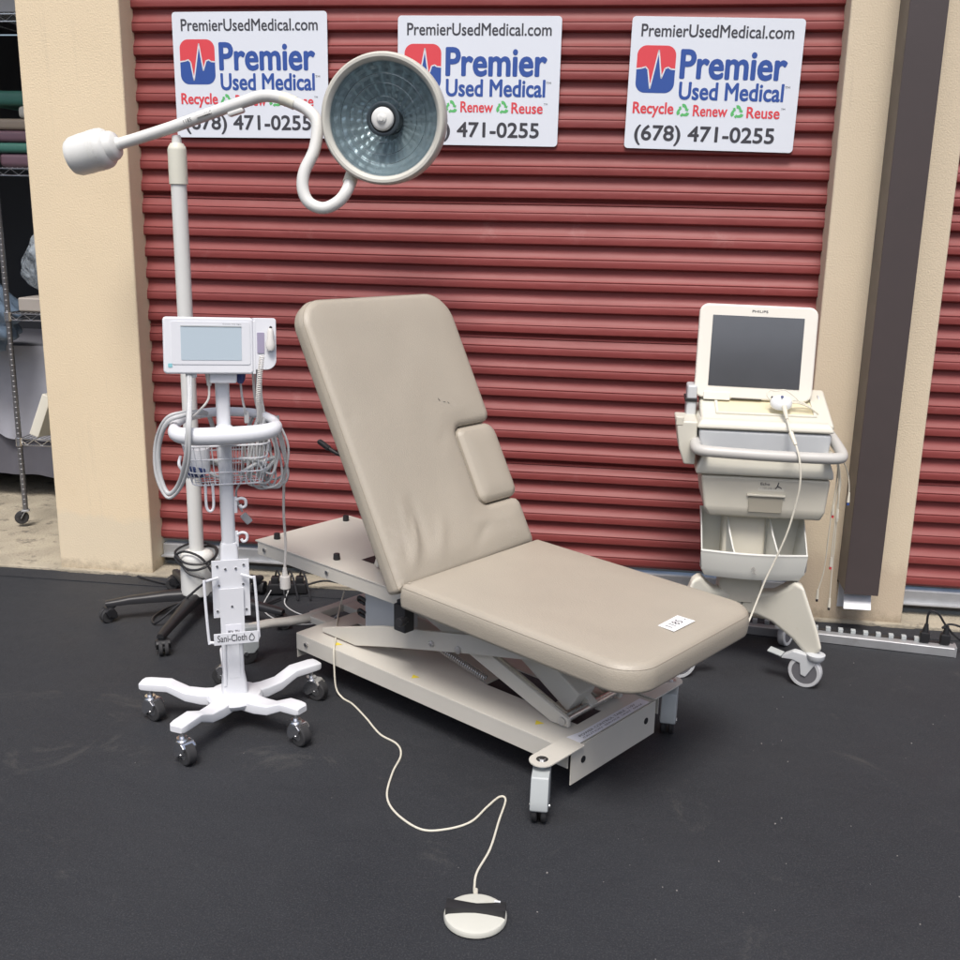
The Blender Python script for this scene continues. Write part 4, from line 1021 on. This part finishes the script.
b.build('lead_bundle', M['cord_grey'], cart)
lead('mains_cord', [(-1.02, -1.08, .92), (-.985, -1.03, .86), (-.975, -1.02, .80), (-.990, -1.00, .72), (-.994, -1.00, .62), (-.990, -1.00, .52), (-.996, -1.00, .44)], .0042, M['cord_white'], n=8)
b = MB(); b.cyl(C_((-.996, -1.0, .445)), C_((-.996, -1.0, .415)), .006, .010, n=12); b.cyl(C_((-.996, -1.0, .418)), C_((-.996, -1.0, .375)), .0165, n=20, bevel=.004); b.build('mains_plug', M['cord_white'], cart)
b = MB()
for s in (-1, 1): b.box(C_((-.996+.006*s, -1.0, .366)), (.0015, .006, .018), bevel=0)
b.build('plug_pins', M['steel'], cart)
lead('spare_lead', [(-1.10, -1.10, .76), (-1.125, -1.12, .72), (-1.120, -1.12, .68), (-1.105, -1.12, .655)], .0035, M['cord_grey'], n=8)
b = MB(); b.box(C_((-1.092, -1.12, .635)), (.022, .012, .035), (0, R(-38), 0), .004); b.build('spare_plug', M['cord_grey'], cart)

# ------------------------------------------------------------ ultrasound / ECG cart
us = empty('ultrasound_cart', (.475, -.40, 0), 'cream wheeled medical computer cart with tilted flat screen by the tan pillar', 'medical cart')
U_ = W(us)
def U(x, y, z): return U_((x, y, z))
def ubox(b, x0, x1, y0, y1, z0, z1, bevel=.006, seg=3): return b.box(U((x0+x1)/2, (y0+y1)/2, (z0+z1)/2), (x1-x0, y1-y0, z1-z0), bevel=bevel, seg=seg)
# base: arched body with two swept legs in front and two behind
b = MB()
for sx in (-1, 1):
    cx = .462
    poly = [(.0, .20), (.05, .195), (.10, .185), (.165, .150), (.205, .115), (.232, .118), (.252, .15), (.235, .21), (.205, .290), (.185, .345), (.155, .352), (.135, .325), (.105, .295), (.06, .280), (.0, .278)]
    pts = [(cx+sx*x-.475, z) for x, z in poly]
    def f(x, y, z, sx=sx):
        k = max(0, (abs(x+.475-cx)-.05)/.2); return (x, y-.17*k**1.2, z)
    b.prism(pts if sx > 0 else pts[::-1], -.10, -.035, 'xz', bevel=.014, seg=3, f=f)
    poly2 = [(.0, .16), (.06, .15), (.15, .12), (.20, .10), (.225, .105), (.225, .13), (.16, .18), (.06, .24), (.0, .25)]
    def f2(x, y, z): 
        k = max(0, (abs(x+.475-.462)-.03)/.2); return (x, y+.10*k, z)
    b.prism([(cx+sx*x-.475, z) for x, z in poly2][::sx], .03, .09, 'xz', bevel=.012, seg=3, f=f2)
b.build('base', M['cream'], us, sharp=50)
for x, y, yw, bk in ((.700, -.640, -25, 1), (.224, -.640, 200, 1), (.675, -.245, 60, 0), (.25, -.245, 100, 0)):
    p = U(x, y, 0); d = Vector((math.cos(R(yw)), math.sin(R(yw)), 0))
    s = Vector((-d.y, d.x, 0)); wr = .056; c = Vector((p.x, p.y, wr))-d*.030+Vector((0, 0, 0))
    b = MB(); b.lathe([(0, .100), (.022, .102), (.030, .112), (.031, .125), (0, .135)], (p.x, p.y, 0), n=24)
    m_ = Matrix((d, s, Vector((0, 0, 1)))).transposed().to_4x4(); m_.translation = Vector((c.x, c.y, 0))
    b.prism([(-.012, .045), (.006, .040), (.036, .095), (.045, .118), (.0, .120), (-.045, .122), (-.078, .100), (-.082, .088), (-.045, .092), (-.018, .085)], -.017, .017, 'xz', bevel=.004, mtx=m_)
    cs = b.build('caster', M['usblue'], us)
    b = MB(); b.lathe([(.043, -.0135), (.053, -.0135), (wr, -.010), (wr, .010), (.053, .0135), (.043, .0135), (.043, -.0135)], c-s*.0, s, 36); b.build('tyre', mat('grey_tyre', (.50, .51, .52), .6), cs)
    b = MB(); b.cyl(c-s*.0115, c+s*.0115, .044, n=28, bevel=.002); b.build('hub', mat('hub_grey', (.13, .13, .14), .5), cs)
    b = MB(); b.box(c+d*-.105*1+Vector((0, 0, .045)), (.05, .04, .006), (0, R(10), R(yw)), .002) if bk else b.box(c+Vector((0, 0, .05)), (.02, .02, .004), bevel=.001); b.build('brake_tab', M['grey_plastic'], cs)
b = MB(); b.loft([[tuple(U(.450+hx*math.copysign(abs(math.cos(a))**.3, math.cos(a)), yc+hy*math.copysign(abs(math.sin(a))**.3, math.sin(a)), z)) for a in [2*math.pi*j/28 for j in range(28)]] for hx, hy, yc, z in ((.078, .055, -.45, .245), (.072, .050, -.45, .36), (.075, .050, -.42, .57))])
b.build('column', M['cream2'], us, sharp=50)
b = MB(); ubox(b, .41, .50, -.482, -.476, .545, .585, .002); b.build('column_latch', M['cream2'], us)
# supply bin
bn = MB(); X0, X1 = .300, .652; yb, yf_ = -.400, -.585; zf, zbk, z0 = .452, .555, .352
th = .005
def panel(b, pts, thv):
    pts = [Vector(U(*p)) for p in pts]; tv = Vector(thv); t = bmesh.new()
    A = [t.verts.new(p) for p in pts]; B = [t.verts.new(p+tv) for p in pts]; n = len(pts)
    t.faces.new(A); t.faces.new(B)
    for k in range(n): t.faces.new((A[k], A[(k+1) % n], B[(k+1) % n], B[k]))
    bmesh.ops.recalc_face_normals(t, faces=t.faces)
    bmesh.ops.bevel(t, geom=list(t.edges), offset=.0012, segments=1, affect='EDGES', clamp_overlap=True)
    b._join(t)
panel(bn, [(X0, yb, zbk), (X0+.018, yb, z0+.01), (X0+.020, yf_+.03, z0), (X0+.004, yf_+.004, z0+.03), (X0, yf_, zf), (X0, yf_+.04, zf+.03), (X0, yb-.05, zbk)], (th, 0, 0))
panel(bn, [(X1, yb, zbk-.01), (X1-.018, yb, z0+.01), (X1-.020, yf_+.03, z0), (X1-.004, yf_+.004, z0+.03), (X1, yf_, zf), (X1, yf_+.04, zf+.03), (X1, yb-.05, zbk-.01)], (-th, 0, 0))
# curved front
t = bmesh.new(); cols = []
for k in range(17):
    u = k/16; x = X0+(X1-X0)*u; bow = -.022*math.sin(math.pi*u)
    xi = X0+.018+(X1-X0-.036)*u
    cols.append([t.verts.new(U(*q)) for q in ((x, yf_+bow+th, zf), (x, yf_+bow, zf+.003), (x, yf_+bow-.003, zf-.002), (x, yf_+bow, zf-.012), (xi*.4+x*.6, yf_+bow+.002, z0+.035), (xi, yf_+bow+.016, z0+.005), (xi, yf_+bow+.04, z0), (xi, yb, z0+.01), (xi, yb, z0+.015), (xi, yf_+bow+.04, z0+.006), (xi, yf_+bow+.02, z0+.012), (x, yf_+bow+th+.002, z0+.04))])
for A, B in zip(cols, cols[1:]):
    n = len(A)
    for k in range(n): t.faces.new((A[k], B[k], B[(k+1) % n], A[(k+1) % n]))
t.faces.new(cols[0]); t.faces.new(cols[-1][::-1]); bmesh.ops.recalc_face_normals(t, faces=t.faces); bn._join(t)
panel(bn, [(X0, yb, zbk), (X1, yb, zbk-.01), (X1-.018, yb, z0+.01), (X0+.018, yb, z0+.01)], (0, th, 0))
M['bin'] = mat('bin_plastic', (.60, .60, .55), .42, var=.03, dirt=((.45, .40, .30), 14, .64, .35))
bin_ = bn.build('supply_bin', M['bin'], us, sharp=45)
for xf, xb in ((.412, .388), (.560, .530)):
    b = MB(); t = bmesh.new(); A = []; Bq = []
    for (u, z) in ((0, .545), (0, z0+.015), (1, z0+.012), (1.04, zf-.014), (.75, zf+.004), (.35, zf+.045), (.08, zf+.085)):
        x = xb+(xf-xb)*u; y = -.470+(yf_+.470)*u; A.append(t.verts.new(U(x, y, z))); Bq.append(t.verts.new(U(x+.005, y, z)))
    n = len(A); t.faces.new(A); t.faces.new(Bq)
    for k in range(n): t.faces.new((A[k], A[(k+1) % n], Bq[(k+1) % n], Bq[k]))
    bmesh.ops.recalc_face_normals(t, faces=t.faces); b._join(t); b.build('divider', M['bin'], bin_)
b = MB(); b.tube([U(.468, yf_-.027, .400), U(.474, yf_-.027, .410), U(.480, yf_-.027, .400), U(.474, yf_-.027, .392), U(.486, yf_-.027, .384)], .0012, 5, sm=2); b.build('bin_mark', M['beddark'], bin_)
# drawer case
def loftbox(b, secs, bev=.008):
    t = bmesh.new(); rings = []
    for x0, x1, y0, y1, z in secs: rings.append([t.verts.new(U(*q)) for q in ((x0, y0, z), (x1, y0, z), (x1, y1, z), (x0, y1, z))])
    for A, B in zip(rings, rings[1:]):
        for k in range(4): t.faces.new((A[k], A[(k+1) % 4], B[(k+1) % 4], B[k]))
    t.faces.new(rings[0]); t.faces.new(rings[-1]); bmesh.ops.recalc_face_normals(t, faces=t.faces)
    if bev: bmesh.ops.bevel(t, geom=[e for e in t.edges if e.calc_face_angle(0) > .35], offset=bev, segments=3, affect='EDGES', profile=.5, clamp_overlap=True)
    b._join(t)
b = MB(); loftbox(b, [(.318, .690, -.535, -.27, .560), (.302, .700, -.548, -.26, .590), (.284, .708, -.550, -.25, .705)], .010)
dr = b.build('drawer_case', M['cream2'], us)
# drawer pull: flat panel, the shade of its recess painted as darker colour
b = MB(); panel(b, [(.445, -.5530, .640), (.560, -.5530, .640), (.557, -.5505, .584), (.448, -.5505, .584)], (0, .010, 0)); b.build('pull_shade_panel', mat('pull_shade', (.38, .35, .28), .5), us)
b = MB(); ubox(b, .440, .565, -.560, -.545, .641, .648, .002); b.build('pull_lip', M['cream2'], us)
b = MB(); b.box(U(.517, -.5488, .676), (.085, .0012, .034), bevel=0); lb = b.build('drawer_label', M['cream'], us)
text('label_writing', 'Echo', *( -.475+.482, -.475+.512), .679, .688, -.1502, M['ink'], lb, .03); text('label_writing', '~ 100-240 V', -.475+.480, -.475+.530, .666, .673, -.1502, M['beddark'], lb)
b = MB(); b.tube([(.066, -.1502, .690), (.061, -.1502, .676), (.056, -.1502, .668)], .0016, 5); b.tube([(.062, -.1502, .678), (.070, -.1502, .674), (.076, -.1502, .670)], .0016, 5); b.build('label_figure', M['ink'], lb)
b = MB(); loftbox(b, [(.264, .716, -.562, -.24, .709), (.268, .712, -.565, -.235, .732), (.288, .696, -.555, -.235, .775), (.296, .690, -.545, -.235, .790)], .010)
b.build('drawer_lid', M['cream'], us)
# deck
b = MB(); loftbox(b, [(.275, .690, -.560, -.23, .792), (.265, .695, -.565, -.22, .862)], .010); b.build('deck_body', M['usblue'], us)
b = MB(); loftbox(b, [(.259, .700, -.572, -.22, .866), (.261, .696, -.570, -.22, .880), (.272, .686, -.558, -.225, .896)], .008)
dk = b.build('control_deck', M['cream'], us)
# sloping keyboard well
b = MB(); mm = Matrix.Translation(U(.487, -.415, .915)) @ Matrix.Rotation(R(17), 4, 'X')
b.box((0, 0, 0), (.43, .27, .03), bevel=.010, seg=3); b.bm.transform(mm); b.build('keyboard_shelf', M['cream'], us)
b = MB(); b.prism(rrect(-.155, -.075, .155, .045, .012), .0152, .0160, 'xy', bevel=0); b.bm.transform(mm); b.build('keyboard_well', M['yellowed'], us)
b = MB()
for x0_, y0_, x1_, y1_ in ((-.165, -.085, .165, -.075), (-.165, .045, .165, .055), (-.165, -.075, -.155, .045), (.155, -.075, .165, .045)):
    b.box(((x0_+x1_)/2, (y0_+y1_)/2, .0175), (x1_-x0_, y1_-y0_, .008), bevel=.002)
b.bm.transform(mm); b.build('keyboard_rim', M['cream'], us)
b = MB(); b.prism(rrect(-.165, -.012, -.08, .115, .006), .017, .024, 'xy', bevel=.002); b.bm.transform(Matrix.Translation((0, .01, 0)) @ mm) if False else None
b.bm.free()
# handle bar
b = MB(); b.tube([U(.275, -.44, .845), U(.262, -.52, .820), U(.258, -.590, .806), U(.278, -.615, .802), U(.34, -.622, .800), U(.49, -.626, .797), U(.65, -.622, .796), U(.708, -.612, .796), U(.728, -.585, .800), U(.724, -.52, .816), U(.705, -.44, .845)], .0185, 18, sm=6); b.build('push_handle', M['usgrey'], us)
b = MB(); ubox(b, .265, .300, -.60, -.50, .780, .800, .005); b.build('handle_bracket', M['cream2'], us)
b = MB(); ubox(b, .675, .708, -.60, -.50, .780, .800, .005); b.build('handle_bracket', M['cream2'], us)
# side pocket
b = MB()
loftbox(b, [(.225, .262, -.54, -.40, .735), (.205, .262, -.55, -.39, .79), (.190, .262, -.555, -.385, .885)], .006); b.build('side_pocket', M['cream'], us)
b = MB(); ubox(b, .190, .215, -.556, -.544, .870, .900, .004); b.build('pocket_lip', M['cream2'], us)
b = MB(); ubox(b, .228, .262, -.42, -.33, .82, .985, .008); b.build('probe_holder', M['usblue'], us)
b = MB(); ubox(b, .222, .264, -.424, -.33, .928, .942, .003); b.build('holder_strap', M['black'], us)
# screen
sc = Matrix.Translation(U(.4505, -.372, 1.098)) @ Matrix.Rotation(R(-9), 4, 'X') @ Matrix.Rotation(R(.8), 4, 'Y')
b = MB(); b.prism(rrect(-.197, -.160, .197, .160, .030), -.014, .018, 'xz', bevel=.007, seg=3); scr = b.build('screen_housing', M['bezel_us'], us); scr.matrix_local = sc
b = MB(); b.prism(rrect(-.152, -.118, .152, .122, .002), -.0158, -.0135, 'xz', bevel=.0003); b.build('screen', M['lcd_dark'], scr)
text('screen_lettering', 'PHILIPS', -.022, .030, .135, .143, -.0146, M['ink'], scr, .03)
b = MB(); b.prism(rrect(-.165, -.166, -.075, -.138, .004), -.020, .016, 'xz', bevel=.003); b.build('hinge_cover', M['bezel_us'], scr)
b = MB(); b.box((-.02, -.0142, -.1585), (.10, .002, .0022), bevel=0); b.build('hinge_gap_dark', M['black'], scr)  # black strip painting the dark of the gap below the screen
b = MB(); ubox(b, .38, .52, -.38, -.28, .90, .97, .01); b.build('screen_stand', M['cream'], us)
b = MB(); panel(b, [(.690, -.42, .87), (.690, -.26, .87), (.675, -.26, .955), (.672, -.36, .955)], (.006, 0, 0)); b.build('side_guard', M['usblue'], us)
b = MB(); b.box((.07, -.016, -.148), (.016, .004, .006), (0, R(15), 0), .001); b.build('probe_clip', M['black'], scr)
b = MB(); b.box((.105, -.016, -.152), (.020, .004, .006), (0, R(-10), 0), .001); b.build('probe_clip', M['black'], scr)

# patient lead hub lying on the deck, with its leads
eh = empty('patient_lead_hub', (.535, -.475, .935), 'round white lead hub lying on the keyboard deck, thin leads hanging from it', 'lead hub')
H_ = W(eh)
b = MB(); b.lathe([(0, 0), (.031, .001), (.036, .008), (.036, .020), (.030, .029), (.012, .032), (0, .032)], (0, 0, -.002), (0, -.25, 1), n=36); b.build('housing', mat('hub_white', (.80, .82, .83), .3), eh)
b = MB(); b.cyl(H_((.535, -.490, .968)), H_((.535, -.4915, .972)), .005, n=12); b.build('button', M['navy'], eh)
def hl(name, pts, r_, m=None, n=7): b = MB(); b.tube([H_(p) for p in pts], r_, n); return b.build(name, m or M['cord'], eh)
b = MB(); b.cyl(H_((.541, -.512, .940)), H_((.546, -.565, .908)), .009, .005, n=14); b.cyl(H_((.556, -.60, .872)), H_((.570, -.632, .838)), .0085, .006, n=12, bevel=.002); b.build('strain_relief', M['cord'], eh)
hl('trunk_lead', [(.545, -.56, .912), (.556, -.60, .872), (.576, -.642, .822), (.588, -.660, .760), (.590, -.66, .70), (.583, -.655, .637), (.566, -.655, .55), (.535, -.655, .45), (.51, -.66, .385), (.488, -.67, .315), (.462, -.70, .250), (.435, -.74, .215), (.41, -.74, .19)], .0033)
for k in range(6):
    j = k*.004
    pts = [(.565, -.480+j, .950), (.60, -.485+j*2, .948+.004*math.sin(k*2)), (.645, -.478+j*2, .925), (.700, -.455+j*2, .875+j*.5), (.752-.002*k, -.385, .785)]
    ends = [[(.775, -.31, .65), (.772, -.30, .54), (.769, -.30, .426), (.766, -.30, .312), (.752, -.30, .23)],
            [(.806, -.31, .690), (.820, -.30, .64), (.824, -.30, .600)],
            [(.782, -.31, .66), (.780, -.30, .58), (.776, -.30, .55)],
            [(.788, -.31, .65), (.790, -.30, .577), (.793, -.30, .428), (.794, -.30, .314), (.797, -.30, .20)],
            [(.784, -.32, .66), (.786, -.31, .55), (.784, -.31, .43), (.785, -.31, .36)],
            [(.779, -.32, .66), (.788, -.315, .58), (.790, -.31, .54)]][k]
    hl('patient_lead', pts+ends, .0022)
    e = Vector(ends[-1]); c_ = [M['black'], M['blue_ink'], M['red_ink'], M['black'], M['red_ink'], M['cord']][k]
    b = MB(); b.cyl(H_(e+Vector((0, 0, .006))), H_(e-Vector((0, 0, .030))), .0035, .006, n=12, bevel=.001); cn = b.build('lead_clip', M['cord'], eh)
    b = MB(); b.cyl(H_(e-Vector((0, 0, .030))), H_(e-Vector((0, 0, .040))), .0045, n=10); b.build('clip_tip', c_, cn)
hl('patient_lead', [(.500, -.475, .955), (.488, -.470, .970), (.498, -.46, .985), (.52, -.455, .982), (.545, -.455, .988), (.57, -.465, .975), (.60, -.48, .95)], .0022)

# ------------------------------------------------------------ power strip along the wall
L0, L1 = Vector((.33, -.145, 0)), Vector((1.262, -.262, 0)); dd = (L1-L0); ang = math.atan2(dd.y, dd.x)
ps = empty('power_strip', tuple((L0+L1)/2), 'long grey metal power strip with a row of outlets lying at the wall foot', 'power strip', ang)
Ln = dd.length
b = MB(); b.prism([(-.024, .002), (.024, .002), (.024, .034), (.014, .040), (-.014, .040), (-.024, .034)], -Ln/2, Ln/2, 'yz', bevel=.0015); b.build('housing', M['zinc'], ps)
b = MB(); b.box((Ln/2+.003, 0, .021), (.008, .050, .040), bevel=.002); b.build('end_cap', M['zinc'], ps)
for k in range(18):
    x = -Ln/2+.05+k*.0447
    b = MB(); b.box((x, .010, .047), (.018, .022, .014), bevel=.0025); b.build('outlet', M['grey_plastic'], ps)
b = MB(); b.box((0, .012, .0408), (Ln-.06, .022, .0016), bevel=.0004); b.build('outlet_channel', M['black'], ps)
b = MB(); b.box((0, .0255, .030), (Ln-.05, .004, .012), bevel=.001); b.build('back_rail', M['black'], ps)
def plug_cable(name, x, path, label):
    r = empty(name, tuple((L0+L1)/2), label, 'cable', ang); p_ = W(r)
    b = MB(); b.box((x, 0, .062), (.034, .030, .040), bevel=.006); b.cyl((x, 0, .080), (x+.002, 0, .112), .012, .007, n=14); b.build('plug', M['black'], r)
    b = MB(); b.tube([Vector((x+.002, 0, .108))]+[p_(q) for q in path], .0042, 8); b.build('lead', M['black'], r)
plug_cable('plug_cable', .365, [(1.160, -.252, .150), (1.172, -.255, .165), (1.195, -.26, .155), (1.228, -.26, .11), (1.29, -.25, .055), (1.42, -.22, .012), (1.60, -.20, .006)], 'black plug cable rising in a loop from the power strip')
plug_cable('plug_cable', .435, [(1.212, -.262, .105), (1.235, -.26, .120), (1.27, -.26, .115), (1.33, -.25, .09), (1.45, -.2, .04), (1.6, -.17, .008)], 'black plug cable at the right end of the power strip, low loop')

# ------------------------------------------------------------ inside the storage unit
rk = empty('wire_rack', (-2.40, .74, .03), 'wheeled chrome wire shelving rack inside the open unit behind the beige pillar', 'shelf rack')
K_ = W(rk); rx0, rx1, ry0, ry1 = -2.825, -2.00, .52, .96
for x in (rx0, rx1):
    for y in (ry0, ry1):
        b = MB(); b.cyl(K_((x, y, .10)), K_((x, y, 2.45)), .0125, n=16)
        for k in range(92): b.lathe([(.0125, -.0015), (.0136, 0), (.0125, .0015)], K_((x, y, .13+k*.025)), n=16)
        b.build('post', mat('dull_chrome', (.20, .20, .21), .4, .7), rk)
        lx = K_((x, y, 0)); q = caster(rk, lx.x, lx.y, .11-.03, .032, R(200), ww=.022, offs=.02, hood=False, mf='zinc', hub='black')
        q.location.z = .0
for z in (.452, 1.045, 1.690, 2.33):
    b = MB()
    for y in (ry0, ry1):
        b.tube([K_((rx0, y, z)), K_((rx1, y, z))], .0032, 6, sm=0); b.tube([K_((rx0, y, z-.030)), K_((rx1, y, z-.030))], .0032, 6, sm=0)
        n = 22; b.tube([K_((rx0+(rx1-rx0)*k/n, y, z-.002-(.026 if k % 2 else 0))) for k in range(n+1)], .0022, 5, sm=0)
    for x in (rx0, rx1):
        b.tube([K_((x, ry0, z)), K_((x, ry1, z))], .0032, 6, sm=0); b.tube([K_((x, ry0, z-.03)), K_((x, ry1, z-.03))], .0032, 6, sm=0)
        for y in (ry0, ry1): b.cyl(K_((x, y, z-.036)), K_((x, y, z+.006)), .0175, n=16, bevel=.002)
    for k in range(34): x = rx0+(rx1-rx0)*(k+.5)/34; b.tube([K_((x, ry0, z+.004)), K_((x, ry1, z+.004))], .0018, 5, sm=0)
    b.build('wire_shelf', M['chrome'], rk)
def slab(name, x0, x1, y0, y1, z0, z1, m, label, cat, bev=.012):
    b = MB(); b.box((0, 0, (z1-z0)/2), (x1-x0, y1-y0, z1-z0), bevel=bev, seg=3); o = b.build(name, m); o.location = ((x0+x1)/2, (y0+y1)/2, z0)
    return tag(o, label, cat)
slab('tray', -2.79, -2.02, .55, .93, 1.0522, 1.115, M['beddark'], 'shallow grey tray on the middle wire shelf under the clear plastic bag', 'tray', .008)
slab('cushion', -2.815, -2.05, .54, .94, 1.697, 1.755, M['mauve'], 'mauve vinyl cushion at the bottom of the stack on the upper wire shelf', 'cushion', .018)
slab('cushion', -2.83, -2.05, .53, .94, 1.757, 1.80, M['teal'], 'dark green vinyl cushion lying between two mauve ones on the upper wire shelf', 'cushion', .016)
slab('cushion', -2.86, -2.05, .53, .94, 1.802, 1.852, M['mauve'], 'mauve vinyl cushion lying under the tan cushion in the stack', 'cushion', .016)
slab('cushion', -2.86, -2.05, .53, .94, 1.854, 1.902, M['tan'], 'tan vinyl cushion in the middle of the stack on the upper wire shelf', 'cushion', .014)
slab('cushion', -2.70, -2.05, .53, .94, 1.904, 1.955, M['bezel'], 'short cream cushion lying under the topmost green cushion', 'cushion', .016)
slab('cushion', -2.88, -2.05, .53, .94, 1.957, 2.02, M['teal'], 'dark green vinyl cushion topmost in the stack on the upper wire shelf', 'cushion', .022)
slab('carton', -2.86, -2.1, .52, .95, 2.337, 2.52, M['whitep'], 'white carton on the top shelf in the open unit, at the frame corner', 'carton', .004)
# tilted cream case standing on the low shelf
b = MB(); b.box((0, 0, .105), (.05, .16, .21), bevel=.008); o = b.build('cream_case', M['cream']); o.location = (-2.755, .60, .459); o.rotation_euler = (R(-6), R(20), 0)
tag(o, 'slim cream plastic case leaning on the low wire shelf', 'case')
b = MB(); b.box((0, 0, .10), (.06, .14, .18), bevel=.012); o = b.build('grey_case', M['pale_grey']); o.location = (-2.66, .70, .459); o.rotation_euler = (0, R(12), 0)
tag(o, 'rounded grey device beside the cream case on the low wire shelf', 'device')
# plastic bag
t = bmesh.new(); bmesh.ops.create_icosphere(t, subdivisions=5, radius=1); random.seed(2)
for v in t.verts:
    z = (v.co.z+1)/2; k = (1-z)**.55
    nn = 1+.05*math.sin(v.co.x*9+v.co.z*7)+.04*math.sin(v.co.y*13+v.co.z*11)+.015*math.sin(v.co.x*23+v.co.y*19)
    v.co = Vector((v.co.x*.22*(.35+.75*k)*nn+.10*z, v.co.y*.16*(.35+.75*k)*nn, .36*z))
b = MB(); b._join(t); o = b.build('plastic_bag', M['bag'], sharp=60); o.location = (-2.655, .72, 1.118); o.scale = (1.05, 1.1, 1.2); tag(o, 'crumpled clear plastic bag bulging on the middle wire shelf', 'plastic bag')
t = bmesh.new(); bmesh.ops.create_icosphere(t, subdivisions=4, radius=1)
for v in t.verts: nn = 1+.12*math.sin(v.co.x*8+v.co.z*9)+.08*math.sin(v.co.y*14); v.co = Vector((v.co.x*.17*nn, v.co.y*.15*nn, .17*v.co.z*nn+.17))
b = MB(); b._join(t); o = b.build('blue_bag', M['bluebag'], sharp=60); o.location = (-3.13, .80, .83); tag(o, 'dark blue bag on the sheeted table left of the rack post', 'bag')
# sheeted table
tb = empty('sheeted_table', (-3.6, 1.35, .03), 'grey sheet hanging over a long table behind the wire rack', 'table')
b = MB(); b.box((0, 0, .78), (1.5, .72, .03), bevel=.004); b.build('tabletop', M['interior'], tb)
for x in (-.7, .7):
    for y in (-.3, .3): b = MB(); b.cyl((x, y, 0), (x, y, .765), .018, n=12); b.build('leg', M['zinc'], tb)
def sheet(name, x0, x1, y, z1, z0f, m, amp=.02):
    t = bmesh.new(); g = []
    n, mm_ = 120, 24
    for i in range(n+1):
        x = x0+(x1-x0)*i/n; zl = z0f(x); col = [t.verts.new((x, .34, z1)), t.verts.new((x, 0, z1+.001))]
        for j in range(mm_+1):
            u = j/mm_; yy = y-amp*u*(math.sin(x*19+.6*math.sin(u*4))+.6*math.sin(x*37+u*3))-.02*u
            col.append(t.verts.new((x, yy, z1*(1-u)+zl*u)))
        g.append(col)
    for A, B in zip(g, g[1:]):
        for k in range(len(A)-1): t.faces.new((A[k], A[k+1], B[k+1], B[k]))
    q = MB(); q._join(t); return q.build(name, m, tb, sharp=80)
sheet('sheet', -.80, .98, -.37, .80, lambda x: .26+.10*math.sin(x*3.1+.4)+.04*math.sin(x*9), M['sheet'])
sheet('under_sheet', -.78, .96, -.345, .797, lambda x: .07+.05*math.sin(x*3.5), M['sheet_dark'], .012)
slab('carton', -4.3, -3.5, 2.0, 2.7, .036, .9, M['interior'], 'dark box standing at the back of the unit, hardly visible', 'box', .006)
